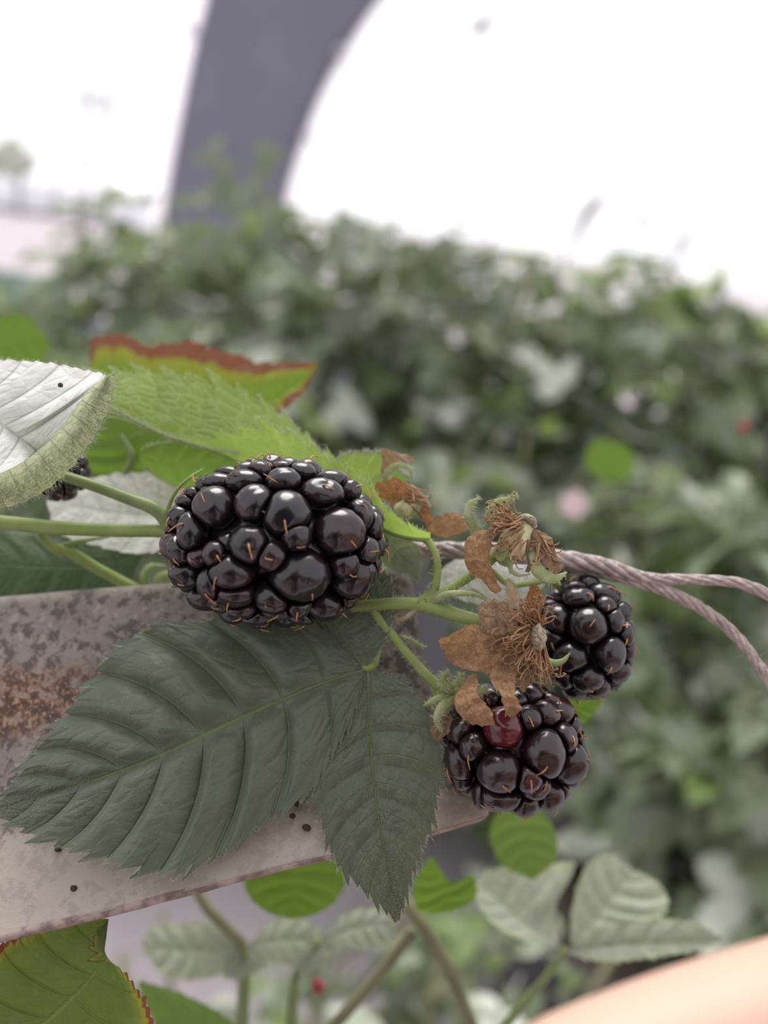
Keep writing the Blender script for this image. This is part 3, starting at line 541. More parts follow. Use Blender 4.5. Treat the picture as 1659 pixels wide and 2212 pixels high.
# dark droppings on the strip
M_speck = simple_mat('dark_speck', (.03, .018, .015), (.06, .03, .025), rough=.7, scale=900)
specks = [((643, 1737), 7, 'dark speck nearest the notch between the leaflets'), ((632, 1762), 7, 'dark speck just below the topmost one in the notch'), ((662, 1788), 9, 'largest dark speck low in the notch between leaflets'),
          ((125, 1834), 8, 'dark speck at the leaf edge on the left of the strip'), ((160, 1919), 8, 'lone dark speck near the lower rim of the strip')]
Gw = unproject(W(G.reshape(-1, 3)))
for (x, y), r, lab in specks:
    i = np.argmin(((Gw[:, :2]-[x, y])**2).sum(1)); z = Gw[i, 2]; c = W([(x, y, z-2)])[0]; V, F = icolump(c, r*PX, int(x), .3, (14, 10), (1, .8, .7)); tag(recentre(mk('dropping', V, F, M_speck)), lab, 'speck', 'specks on the metal strip')

# ================================================================== twisted cord
M_cord = simple_mat('old_pinkish_twine', (.48, .40, .385), (.34, .275, .265), rough=.38, scale=700, trans=.2, tcol=(.6, .5, .5), bump=.7, spec=.7)
def cord(parent, path, rad, strands, turns, ph=0, wr=.62):
    S = spline(path, 160); r = np.interp(np.linspace(0, 1, 160), np.linspace(0, 1, len(rad)), rad)
    for k in range(strands):
        a = ph+2*np.pi*k/strands+np.linspace(0, turns*2*np.pi, 160); T = nrm(np.gradient(S, axis=0)); nx = np.stack([-T[:, 1], T[:, 0], T[:, 0]*0], 1)
        Q = S+nx*(np.cos(a)*r*.55)[:, None]+np.array([0, 0, 1.0])*(np.sin(a)*r*.55)[:, None]
        P = W(Q); P = P+1.4*PX*np.stack([vnoise(P, 1400, k+q) for q in range(3)], 1); V, F, u = tube_geo(P, r*wr*PX*(1+.13*vnoise(P, 1700, k)), 8); mk('strand', V, F, M_cord, parent)
r = thing('twine_cord', 'frayed pinkish grey twisted cord that forks in two toward the right edge', 'cord', W([(1200, 1215, 150)])[0])
cord(r, [(855, 1190, 210), (935, 1188, 190), (1060, 1192, 170), (1200, 1207, 150), (1300, 1222, 140), (1400, 1250, 135), (1480, 1252, 130), (1580, 1257, 125), (1640, 1275, 120), (1740, 1330, 115)], [20, 20, 22, 24, 22, 17, 13, 12, 13, 13], 5, 4, 0, .46)
cord(r, [(1190, 1222, 165), (1300, 1238, 150), (1400, 1262, 140), (1470, 1290, 132), (1545, 1335, 120), (1600, 1385, 110), (1640, 1440, 100), (1720, 1560, 90)], [8, 13, 16, 15, 14, 13, 13, 13], 5, 4, 1.0, .46)
V_ = []; Pq = W(spline([(950, 1190, 180), (1200, 1215, 145), (1430, 1258, 128), (1560, 1345, 112), (1650, 1450, 95)], 200)); k = RNG.integers(5, 195, 160)
hv, hf = hairs_geo(Pq[k]+RNG.normal(0, 8*PX, (160, 3)), RNG.normal(0, 1, (160, 3)), RNG.uniform(10, 26, 160)*PX, .5*PX, RNG.uniform(-.5, .5, 160)); mk('loose_fibres', hv, hf, M_cord, r, kind='stuff')

# ================================================================== berries
def berry(label, c, R, hand, nfill, seed, mats, res=(26, 16), style=1.0, tilt=0.0, rfill=30, stemdir=(-1, 0, 0), inset=.84, gap=.02, group='blackberries on the stem'):
    rng = np.random.default_rng(seed); cw = W([c])[0]; kpx = PX*(1+c[2]/FPX); root = thing('blackberry', label, 'blackberry', cw, group)
    E = lambda q: cw+kpx*(q[..., 0:1]*RV-q[..., 1:2]*UV_+q[..., 2:3]*FV)
    R = np.array(R, float); C, RR, MT, SD = [], [], [], []
    for h in hand:
        x, y, rx, ry = h[:4]; r = (rx+ry)/2; q = np.array([x-c[0], y-c[1]])/(R[:2]-inset*r); l = np.hypot(*q)
        if l > .985: q *= .985/l
        z = -math.sqrt(max(0, 1-q@q)); cen = np.array([*(q*(R[:2]-inset*r)), z*(R[2]-inset*r)]); cen[2] += (h[5] if len(h) > 5 else 0)
        C.append(cen); RR.append(np.array([rx, ry, r])*1.2); MT.append(h[4] if len(h) > 4 and h[4] else 0)
    i = np.arange(nfill)+.5; ph = np.arccos(1-2*i/nfill); th = np.pi*(1+5**.5)*i
    for d in np.stack([np.cos(th)*np.sin(ph), np.sin(th)*np.sin(ph), np.cos(ph)], 1):
        r = rfill*rng.uniform(.85, 1.12); cen = d*(R-inset*r)
        if all(np.linalg.norm(cen-cc) > .56*(r+rr.mean()) for cc, rr in zip(C, RR)): C.append(cen); RR.append(np.full(3, r*1.08)); MT.append(0 if rng.random() > .12 else 2)
    C = np.array(C); RR = np.array(RR); rm = RR.mean(1)
    cv = nrm(C/R**2*1.0)
    # core
    V, F = icolump(np.zeros(3), 1.0, seed, .03, (20, 14)); mk('core', E(V*(R-1.9*np.median(rm))), F, mats[0], root)
    thv = np.linspace(0, 2*np.pi, res[0], endpoint=False); phv = np.linspace(0.03, np.pi-.03, res[1])
    D = np.stack([np.outer(np.sin(phv), np.cos(thv)), np.outer(np.sin(phv), np.sin(thv)), np.outer(np.cos(phv), np.ones_like(thv))], -1).reshape(-1, 3); F = grid_faces(res[1], res[0], True).tolist(); nV = len(D)
    F += [list(range(res[0]))[::-1], list(range(nV-res[0], nV))]
    for k in range(len(C)):
        n = cv[k]; a = nrm(np.cross(n, [.3, .9, .2])); b = np.cross(n, a); loc = D[:, :1]*a+D[:, 1:2]*b+D[:, 2:]*n       # pole along the outward normal
        r = RR[k]; sd = nrm(n+.35*rng.normal(0, 1, 3)+np.array([0, .28, 0])); dots = loc@sd
        lump = 1+.045*vnoise(loc+seed+k*3.1, 2.4, k % 5)-.10*np.exp(-((1-dots)/.045))+.02*np.exp(-((1-dots-.13)/.07)**2)
        crease = rng.normal(0, 1, 3); crease = nrm(crease-n*(crease@n)); lump -= .05*np.exp(-(loc@crease/.16)**2)*(loc@n > -.2)*(rng.random() < .45)
        p = loc*r*lump[:, None]
        for j in range(len(C)):
            if j == k: continue
            dv = C[j]-C[k]; d = np.linalg.norm(dv)
            if d > rm[k]+rm[j]: continue
            dv /= d; h = (d*d+rm[k]**2-rm[j]**2)/(2*d); h = max(h, .15*rm[k])-gap*rm[k]; s = (p@dv-h)/(.10*rm[k]); sp = np.where(s > 20, s, np.log1p(np.exp(np.clip(s, -30, 20))))*.10*rm[k]
            p = p-sp[:, None]*dv
        o = mk('drupelet', E(p+C[k]), F, mats[MT[k]], root)
        if rng.random() < style:
            i0 = np.argmax(dots); base = p[i0]+C[k]; side = rng.normal(0, 1, 3)+np.array([0, .5, 0]); side = nrm(side-sd*(side@sd)); L = rng.uniform(.5, 1.0)*min(rm[k], 34); up = rng.uniform(.02, .45)
            pts = np.array([base-sd*2, base+sd*(1+L*up*.6)+side*L*.25, base+sd*(1+L*up)+side*L*.7, base+sd*(1+L*up*rng.uniform(.6, 1.4))+side*L])
            V, f, u = tube_geo(E(spline(pts, 9)), np.linspace(2.1, .9, 9)*kpx, 6); mk('style', V, f, M_style, o)
    return root, E
hand1 = [(485, 210, 100, 55), (640, 228, 105, 50), (735, 245, 78, 60), (690, 188, 80, 38), (320, 290, 62, 52), (470, 318, 90, 55), (650, 315, 102, 68), (870, 222, 72, 42), (985, 255, 82, 58), (895, 312, 100, 75),
         (1180, 285, 92, 58), (1110, 390, 130, 88), (1300, 360, 62, 66), (245, 355, 62, 42), (245, 435, 68, 52), (210, 535, 72, 66), (478, 475, 118, 112), (740, 462, 112, 110), (920, 530, 138, 140), (1350, 525, 78, 92),
         (1225, 628, 152, 134), (1430, 600, 62, 92), (340, 620, 84, 112), (180, 715, 85, 86, 3), (125, 610, 44, 62), (720, 692, 112, 104), (572, 705, 72, 72, 0, 26), (1485, 720, 55, 76), (605, 850, 122, 102), (990, 872, 168, 152),
         (1310, 885, 134, 142), (1475, 850, 56, 92), (270, 885, 98, 86), (460, 930, 74, 92), (615, 985, 112, 76), (840, 1010, 98, 84), (345, 1060, 112, 82), (625, 1085, 92, 64), (540, 1160, 74, 62), (860, 1098, 92, 56),
         (1140, 1105, 132, 102), (1300, 1075, 58, 56), (385, 775, 66, 58, 0, 20), (710, 1150, 92, 56), (990, 1170, 90, 50), (420, 395, 50, 50, 0, 18)]
hand1 = [(330+h[0]/3.016, 940+h[1]/3.016, h[2]/3.016, h[3]/3.016, *h[4:]) for h in hand1]
MB = [M_drupe, M_drupered, M_drupe2, M_drupehalf]
b1, E1 = berry('largest ripe blackberry in the centre, lying on its side above the big leaf', (598, 1172, 0), (238, 184, 186), hand1, 110, 3, MB, (32, 20))
hand3 = [(1077, 1549, 37, 39, 1), (1153, 1595, 40, 49), (1067, 1630, 44, 36), (991, 1630, 30, 39), (994, 1569, 25, 26), (1143, 1491, 29, 29), (1194, 1493, 24, 21), (1194, 1534, 37, 32), (1214, 1628, 39, 41), (1240, 1562, 19, 28), (1250, 1585, 13, 21),
         (1240, 1668, 20, 29), (1072, 1693, 44, 26), (1138, 1663, 28, 26, 0, 14), (1176, 1701, 29, 29), (1208, 1700, 19, 22), (1075, 1728, 34, 19), (1123, 1712, 26, 24), (1194, 1727, 26, 13), (1034, 1698, 18, 27), (990, 1676, 20, 22), (1136, 1728, 22, 13), (1057, 1498, 24, 22), (1030, 1510, 22, 20)]
b3, E3 = berry('lower blackberry with one red drupelet under the curled brown petals', (1108, 1612, 30), (153, 138, 140), hand3, 90, 8, [M_drupe2, M_drupered, M_drupe2, M_drupehalf], (28, 18))
hand2 = [(1234, 1259, 25, 18), (1241, 1288, 31, 21), (1251, 1341, 36, 37), (1291, 1281, 29, 21), (1288, 1303, 20, 20), (1301, 1331, 21, 27), (1291, 1394, 30, 37), (1335, 1318, 24, 24), (1348, 1361, 19, 27), (1326, 1361, 20, 27), (1335, 1391, 20, 30), (1353, 1395, 14, 21),
         (1318, 1438, 26, 24), (1341, 1425, 14, 18), (1218, 1405, 32, 28), (1251, 1448, 31, 28), (1281, 1481, 30, 21), (1241, 1478, 30, 24), (1258, 1496, 26, 14), (1198, 1335, 26, 30), (1315, 1465, 20, 18)]
b2, E2 = berry('blackberry at the right, half behind the dried flower and below the cord', (1262, 1377, 140), (104, 130, 112), hand2, 90, 12, [M_drupe, M_drupered, M_drupe2, M_drupehalf], (24, 16))
b4, E4 = berry('shrivelled purple berry mostly hidden behind the pale felted leaf', (128, 1020, 190), (60, 62, 60), [], 40, 15, [M_drupe2, M_drupered, M_drupehalf, M_drupehalf], (14, 10), .3, rfill=19)

# ================================================================== stems
def stem(parent, pts, rad, name='stem', mat=None, hairs=0, hl=12, n=50):
    o = tube(name, pts, rad, mat or M_stem, parent, n=n, seg=14)
    if hairs: stem_hairs(o, pts, rad, hairs, hl, M_hair)
    return o
r = thing('cane_fork', 'smooth green stem entering at the left edge and forking beside the largest berry', 'stem', W([(-40, 1125, 110)])[0])
stem(r, [(-120, 1118, 130), (0, 1128, 110), (120, 1140, 95), (250, 1146, 90), (350, 1148, 90), (400, 1158, 100)], [15, 15, 16, 14, 14, 13], 'main_stem', None, 60, 6)
stem(r, [(60, 1008, 85), (120, 1024, 80), (200, 1048, 78), (280, 1078, 78), (335, 1100, 80), (358, 1128, 84), (362, 1152, 92)], [12, 12, 12, 13, 13, 15, 13], 'leaf_stalk', M_stemd, 60, 6)
stem(r, [(354, 1140, 90), (366, 1090, 70), (385, 1055, 60), (412, 1030, 70), (440, 1012, 100)], [3.5, 4.5, 4, 3, 1.2], 'stipule', M_stem, 30, 6)
r = thing('side_stem', 'short blurred green side stem dipping behind the top of the metal strip', 'stem', W([(130, 1180, 190)])[0])
stem(r, [(85, 1150, 160), (110, 1180, 185), (150, 1192, 215), (210, 1228, 250), (285, 1268, 280), (330, 1292, 300)], [8, 11, 12, 12, 12, 11], 'stem', M_stem, 60, 8)
stem(r, [(125, 1182, 200), (160, 1172, 215), (205, 1164, 230), (245, 1158, 240)], [5, 6, 4, 1.5], 'stipule', M_stem)
r = thing('sepal_cluster', 'curved pale sepals of a hidden flower above the metal strip edge', 'sepals', W([(330, 1270, 290)])[0])
for pts, rad in (([(318, 1275, 300), (312, 1245, 290), (325, 1225, 285), (358, 1222, 280)], [10, 9, 7, 2]), ([(338, 1275, 300), (345, 1250, 285), (362, 1245, 282), (372, 1262, 280)], [10, 12, 12, 6])):
    stem(r, pts, rad, 'sepal', M_sepal, 60, 8)
fs = thing('fruiting_stem', 'hairy light green fruiting stem forking between the big leaf and the dried flowers', 'stem', W([(845, 1305, 70)])[0])
stem(fs, [(760, 1312, 110), (810, 1308, 80), (855, 1304, 60), (905, 1306, 40), (935, 1312, 25), (985, 1328, 5), (1040, 1343, -15), (1085, 1360, -25)], [14, 14, 14, 15, 17, 15, 14, 13], 'main_stem', None, 220, 13)
stem(fs, [(908, 1306, 38), (932, 1285, 32), (943, 1250, 25), (944, 1215, 22), (935, 1185, 25), (922, 1166, 32)], [15, 12, 9.5, 8.5, 8.5, 9], 'leaf_stalk', None, 110, 14)
stem(fs, [(925, 1300, 30), (965, 1277, 15), (1010, 1248, 5), (1045, 1222, 0), (1075, 1195, 5), (1100, 1180, 5)], [14, 11, 10, 10.5, 12, 14], 'flower_stalk', None, 200, 13)
stem(fs, [(935, 1302, 22), (965, 1285, -5), (1000, 1281, -12), (1030, 1285, -14), (1055, 1300, -12)], [7, 9, 7, 5, 1.5], 'stipule', M_sepal, 130, 12)
stem(fs, [(1000, 1280, -8), (1025, 1275, -5), (1050, 1293, 0), (1065, 1308, 0)], [3, 4, 3, 1], 'stipule', M_sepal, 50, 10)
stem(fs, [(800, 1310, 85), (825, 1345, 60), (850, 1375, 50), (885, 1418, 40), (925, 1462, 30), (970, 1498, 20), (1010, 1520, 20)], [9, 10, 10, 10, 10.5, 12, 14], 'berry_stalk', None, 240, 13)
stem(fs, [(862, 1372, 52), (885, 1380, 48), (905, 1392, 45), (922, 1398, 42)], [3, 4, 3, 1], 'stipule', M_sepal, 90, 10)
stem(fs, [(850, 1338, 55), (868, 1338, 45), (885, 1328, 38), (900, 1316, 32)], [3, 6, 6, 3], 'bract', M_sepaldry, 40, 9)
stem(fs, [(1060, 1230, 60), (1100, 1262, 110), (1150, 1258, 130), (1190, 1252, 140), (1215, 1275, 150)], [6, 7, 7, 8, 9], 'berry_stalk', M_stem, 30, 8)
# calyx of the lower berry
for pts, rad, f in (([(985, 1500, 10), (962, 1480, -10), (960, 1460, -20), (972, 1448, -22)], [8, 13, 12, 3], .5), ([(995, 1500, 5), (990, 1475, -15), (998, 1455, -25)], [8, 12, 4], .5), ([(980, 1512, 10), (955, 1510, -5), (930, 1518, -12), (915, 1524, -12)], [8, 13, 10, 2], .6),
                    ([(985, 1510, 0), (958, 1525, -20), (945, 1555, -30), (955, 1580, -25)], [10, 13, 11, 3], .6), ([(1010, 1498, 0), (1035, 1495, -45), (1050, 1485, -60)], [9, 11, 5], .6)):
    S = spline(pts, 24); rr = np.interp(np.linspace(0, 1, 24), np.linspace(0, 1, len(rad)), rad)*PX; V, F, u = tube_geo(W(S), rr, 12, f); o = mk('sepal', V, F, M_sepal, b3); stem_hairs(o, pts, rad, 130, 12, M_hair)
S = spline([(1170, 1412, 30), (1190, 1432, 10), (1215, 1428, 8), (1232, 1410, 15)], 20); V, F, u = tube_geo(W(S), np.interp(np.linspace(0, 1, 20), [0, .4, .8, 1], [4, 10, 5, 1])*PX, 12, .5); mk('sepal', V, F, M_stemd, b2)
stem_pts = [(420, 1165, 60), (385, 1150, 40), (372, 1165, 20)]
tube('calyx', [(365, 1150, 92), (385, 1155, 70), (410, 1165, 40)], [16, 22, 24], M_sepal, b1, n=12, seg=14)

# ================================================================== leaves in the foreground
bl = thing('bramble_leaf', 'big dark green trifoliate leaf spread over the metal strip below the largest berry', 'leaf', W([(792, 1445, 60)])[0], 'bramble leaves in the foreground')
leaflet(bl, [(790, 1446, 55), (700, 1475, 48), (600, 1516, 35), (480, 1570, 15), (350, 1630, -5), (200, 1686, -20), (90, 1718, -25), (-6, 1748, -30)],
        [(780, 1440, 58), (740, 1395, 90), (680, 1355, 115), (600, 1340, 118), (500, 1345, 110), (400, 1350, 95), (330, 1362, 80), (250, 1415, 60), (205, 1475, 45), (150, 1545, 25), (100, 1605, 8), (60, 1660, -8), (20, 1712, -22), (-6, 1748, -30)],
        [(792, 1456, 52), (762, 1540, 30), (715, 1630, 0), (668, 1706, -22), (600, 1750, -42), (540, 1796, -60), (490, 1832, -72), (430, 1858, -85), (375, 1880, -100), (300, 1868, -100), (220, 1848, -92), (140, 1825, -75), (70, 1795, -55), (20, 1772, -40), (-6, 1748, -30)],
        M_bigleaf, rows=420, cols=22, teeth=27, tamp=34, pleat=36, N=9, sweep=.75, hairs=300, hairL=8, surf=2600, seed=1, wr=1.7)
leaflet(bl, [(795, 1450, 52), (797, 1540, 40), (803, 1640, 15), (815, 1750, -10), (835, 1860, -30), (859, 1990, -40)],
        [(791, 1456, 53), (760, 1541, 31), (712, 1632, 1), (672, 1706, -22), (692, 1755, -25), (712, 1815, -32), (735, 1866, -38), (772, 1905, -42), (815, 1945, -44), (859, 1990, -40)],
        [(797, 1448, 52), (850, 1462, 40), (900, 1508, 25), (938, 1580, 10), (952, 1645, 0), (942, 1720, -8), (926, 1790, -18), (902, 1840, -28), (884, 1900, -35), (870, 1950, -38), (859, 1990, -40)],
        M_bigleaf, rows=320, cols=20, teeth=22, tamp=24, pleat=9, N=8, sweep=.6, hairs=350, hairL=12, surf=2200, seed=2, wr=1.5)
leaflet(bl, [(785, 1440, 58), (760, 1400, 75), (728, 1350, 105), (700, 1300, 140), (690, 1245, 170)],
        [(778, 1438, 58), (735, 1400, 90), (690, 1360, 125), (655, 1310, 160), (660, 1270, 175), (690, 1245, 170)],
        [(795, 1436, 50), (818, 1405, 40), (836, 1365, 45), (846, 1325, 55), (845, 1285, 80), (838, 1245, 110), (800, 1230, 150), (690, 1245, 170)],
        M_bigleaf, rows=200, cols=18, teeth=14, tamp=18, pleat=6, N=6, sweep=.3, hairs=260, hairL=13, surf=900, seed=3, wr=1.5)
stem(bl, [(785, 1442, 66), (800, 1440, 62), (808, 1425, 80), (815, 1390, 110), (812, 1340, 120), (800, 1312, 118)], [10, 12, 10, 9, 9, 9], 'leaf_stalk', M_stem, 90, 11)

el = thing('bramble_leaf', 'bright backlit green leaf with toothed hairy margin arching over the largest berry', 'leaf', W([(925, 1165, 32)])[0], 'bramble leaves in the foreground')
leaflet(el, [(930, 1170, 28), (885, 1164, 50), (838, 1148, 80), (800, 1116, 125), (740, 1085, 165), (600, 1032, 215), (450, 968, 205), (360, 940, 185), (260, 890, 160), (205, 862, 145), (150, 816, 135)],
        [(930, 1162, 34), (885, 1140, 90), (840, 1110, 150), (770, 1040, 255), (700, 985, 300), (650, 938, 310), (580, 888, 300), (520, 856, 290), (450, 832, 275), (340, 812, 245), (250, 812, 205), (150, 816, 135)],
        [(930, 1150, 16), (897, 1143, 28), (849, 1116, 55), (820, 1089, 80), (801, 1060, 105), (765, 1031, 140), (729, 1010, 165), (695, 984, 180), (644, 955, 190), (560, 934, 195), (490, 945, 199), (420, 958, 196), (320, 925, 172), (220, 872, 148), (150, 816, 135)],
        M_backlit, rows=360, cols=18, teeth=18, tamp=44, pleat=10, N=9, sweep=.1, hairs=420, hairL=14, hr=.6, seed=4)
S = [(330, 932, 172), (260, 893, 150), (205, 866, 138)]
pp = W(spline([(520, 975, 196), (450, 965, 190), (360, 938, 172), (270, 893, 148), (205, 862, 134)], 300)); k = RNG.integers(0, 300, 900)
hv, hf = hairs_geo(pp[k]+RNG.normal(0, 2.5*PX, (900, 3)), -UV_*.9+RNG.normal(0, .5, (900, 3)), RNG.uniform(6, 14, 900)*PX, .4*PX, RNG.uniform(-.4, .4, 900)); mk('midrib_hairs', hv, hf, M_hair, el, kind='stuff')
tube('midrib', [(928, 1168, 27), (850, 1153, 70), (740, 1094, 158), (600, 1034, 208), (450, 970, 198), (360, 942, 178), (260, 892, 152), (160, 822, 134)], [6, 4.5, 3.5, 3, 2.6, 2.2, 1.6, .8], M_stem, el, n=60, seg=8)

dl = thing('bramble_leaf', 'pale silvery leaf with rolled felted margin cut by the left edge', 'leaf', W([(105, 1010, 40)])[0], 'bramble leaves in the foreground')
leaflet(dl, [(104, 1004, 10), (75, 970, -5), (0, 915, -10), (-70, 865, 0), (-170, 800, 30)],
        [(108, 1000, -20), (128, 938, -70), (175, 865, -85), (226, 814, -80), (190, 803, -30), (130, 790, 10), (60, 783, 30), (-20, 778, 45), (-90, 775, 50), (-170, 800, 30)],
        [(95, 1000, -20), (45, 1005, -80), (-10, 1030, -95), (-100, 1070, -95), (-190, 1000, -60), (-170, 800, 30)],
        M_pale, rows=240, cols=18, teeth=22, tamp=11, pleat=11, N=8, sweep=.2, hairs=250, hairL=11, surf=500, seed=6)
# rolled margin
A = spline([(226, 814, -84), (192, 842, -90), (146, 905, -94), (108, 950, -98), (60, 990, -100), (10, 1018, -104), (-50, 1040, -104), (-120, 1055, -100)], 120)
B = spline([(238, 812, -84), (240, 845, -70), (222, 905, -60), (172, 985, -55), (120, 1040, -50), (60, 1078, -48), (-10, 1098, -45), (-120, 1110, -45)], 120)
tt = np.linspace(0, 1, 12); fr = (np.linspace(0, 16, 120) % 1); tooth = np.where(fr < .7, fr/.7, (1-fr)/.3)*5
Gm = A[:, None]*(1-tt)[None, :, None]+B[:, None]*tt[None, :, None]; dirv = nrm(B-A+1e-6)*np.array([1, 1, 0]); Gm = Gm+dirv[:, None]*(tooth[:, None]*smooth(.6, 1, tt)[None])[..., None]; Gm[..., 2] -= 20*np.sin(np.pi*tt)[None]
V = W(Gm.reshape(-1, 3)); uvm = np.stack([np.repeat(np.linspace(0, 1, 120), 12), np.tile(tt*.5+.5, 120)], 1); F = grid_faces(120, 12); q = V; a, b, c = q[F[:, 0]], q[F[:, 1]], q[F[:, 3]]
if (np.cross(b-a, c-a)*(CAMP-a)).sum() < 0: F = F[:, ::-1]
o = mk('rolled_margin', V, F, M_fold, dl, uvm, label='rolled felted green margin')
kr = RNG.integers(0, 120, 2600); kc = RNG.integers(2, 12, 2600); Pq = W(Gm[kr, kc]); dw = W(B[kr])-W(A[kr])
hv, hf = hairs_geo(Pq, nrm(dw)*.9-FV*.35+RNG.normal(0, .4, (2600, 3)), RNG.uniform(7, 20, 2600)*PX, .5*PX, RNG.uniform(-.4, .4, 2600)); mk('margin_hairs', hv, hf, M_hair, o, kind='stuff')
c = W([(131, 832, -62)])[0]; V, F = icolump(c, 5*PX, 3, .3, (12, 8)); tag(recentre(mk('dropping', V, F, M_speck)), 'brown speck on the pale silvery leaf', 'speck')

def single_leaf(label, mid, left, right, mat, stalk=None, group='bramble leaves in the foreground', **k):
    r = thing('bramble_leaf', label, 'leaf', W([mid[0]])[0], group); leaflet(r, mid, left, right, mat, **k)
    if stalk: stem(r, stalk[0], stalk[1], 'leaf_stalk', M_stemd, 0)
    return r
single_leaf('blurred green leaf with a scorched brown upper margin behind the arching leaf', [(190, 800, 700), (320, 850, 700), (450, 880, 690), (560, 870, 680), (690, 792, 670)], [(190, 800, 700), (205, 735, 720), (250, 722, 730), (330, 750, 730), (400, 742, 725), (480, 762, 715), (560, 785, 705), (630, 785, 690), (690, 792, 670)],
            [(190, 805, 700), (250, 900, 640), (400, 950, 620), (540, 940, 620), (630, 870, 640), (690, 792, 670)], M_scorch, teeth=20, tamp=14, pleat=14, N=7, rows=140, cols=12, hairs=160, hairL=13, seed=8, crumple=9, hmat=M_sepaldry, stalk=([(190, 800, 700), (100, 900, 720), (0, 1000, 720)], [9, 10, 11]))
single_leaf('small green leaf with fuzzy pale upper margin tucked left above the berry', [(300, 985, 260), (380, 1000, 265), (470, 1000, 270), (560, 1010, 280)], [(298, 978, 260), (330, 965, 255), (400, 958, 255), (480, 968, 262), (560, 1010, 280)], [(300, 992, 262), (360, 1040, 285), (450, 1055, 295), (560, 1010, 280)],
            M_midgreen, teeth=12, tamp=7, pleat=4, N=6, rows=120, cols=10, hairs=500, hairL=15, seed=9, hr=.6)
single_leaf('blurred mid green leaf with a folded pale midrib behind the small fuzzy leaf', [(255, 1050, 420), (285, 990, 410), (240, 920, 420), (205, 880, 430), (180, 850, 430)], [(245, 1055, 420), (190, 1010, 430), (150, 950, 440), (160, 890, 440), (180, 850, 430)], [(262, 1048, 420), (380, 990, 430), (400, 930, 440), (300, 880, 440), (180, 850, 430)],
            M_lime, teeth=12, tamp=8, pleat=8, N=6, rows=100, cols=10, seed=10, stalk=([(250, 1056, 415), (278, 1012, 400), (285, 985, 400), (262, 940, 405)], [8, 9, 9, 5]))
single_leaf('pale grey underside of a leaf showing between the two left stems', [(420, 1100, 380), (330, 1110, 380), (230, 1105, 370), (100, 1080, 370)], [(425, 1090, 380), (390, 1030, 390), (290, 1022, 395), (200, 1035, 395), (100, 1080, 370)], [(425, 1110, 380), (380, 1165, 340), (310, 1195, 330), (220, 1180, 330), (130, 1150, 340), (100, 1080, 370)],
            M_pale, teeth=12, tamp=8, pleat=6, N=6, rows=100, cols=10, seed=12)
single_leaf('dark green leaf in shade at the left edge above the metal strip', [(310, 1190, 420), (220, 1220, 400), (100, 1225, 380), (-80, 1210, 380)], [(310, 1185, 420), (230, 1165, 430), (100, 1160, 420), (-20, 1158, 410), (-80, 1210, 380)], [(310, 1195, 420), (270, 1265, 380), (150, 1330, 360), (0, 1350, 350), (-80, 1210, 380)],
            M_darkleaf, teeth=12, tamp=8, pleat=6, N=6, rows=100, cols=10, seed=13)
single_leaf('fresh green leaf with hairy flat top margin right behind the arching leaf', [(735, 1075, 200), (780, 1045, 205), (830, 1020, 205), (885, 1030, 210)], [(725, 1000, 200), (740, 985, 205), (790, 980, 205), (832, 983, 210), (850, 1010, 212), (885, 1032, 210)], [(740, 1085, 195), (800, 1090, 195), (850, 1062, 200), (885, 1030, 210)],
            M_backlit, teeth=10, tamp=7, pleat=4, N=5, rows=100, cols=10, hairs=300, hairL=15, seed=14, hr=.6)
single_leaf('grey green drooping leaf tip right of the largest berry', [(820, 1150, 190), (850, 1185, 185), (885, 1220, 180), (902, 1252, 178)], [(815, 1170, 195), (825, 1210, 200), (850, 1232, 195), (880, 1240, 185), (902, 1252, 178)], [(830, 1140, 185), (880, 1165, 175), (905, 1185, 172), (905, 1220, 175), (902, 1252, 178)],
            M_greyleaf, teeth=10, tamp=8, pleat=3, N=5, rows=100, cols=10, hairs=160, hairL=8, seed=15)
single_leaf('pale blurred leaf underside behind the stalk of the upright dried flower', [(930, 1262, 260), (1000, 1240, 260), (1080, 1235, 260), (1180, 1255, 260)], [(930, 1258, 260), (975, 1215, 270), (1050, 1200, 275), (1130, 1215, 272), (1180, 1255, 260)], [(935, 1268, 255), (1000, 1295, 250), (1080, 1310, 250), (1150, 1290, 252), (1180, 1255, 260)],
            M_pale, teeth=10, tamp=8, pleat=4, N=5, rows=90, cols=10, seed=16)
single_leaf('olive green leaf with reddish scorched teeth in the lower left corner', [(-40, 2330, -60), (60, 2240, -50), (150, 2160, -40), (215, 2085, -30), (235, 1985, -10)], [(-40, 2330, -60), (-120, 2200, -30), (-60, 2090, 0), (30, 2030, 10), (130, 1990, 5), (235, 1985, -10)], [(-40, 2330, -60), (250, 2400, -60), (345, 2300, -60), (330, 2212, -55), (300, 2150, -50), (255, 2090, -40), (205, 2050, -25), (212, 2015, -15), (235, 1985, -10)],
            M_scorch2, teeth=36, tamp=30, pleat=9, N=7, rows=220, cols=16, hairs=60, hairL=7, seed=17, sweep=.1)

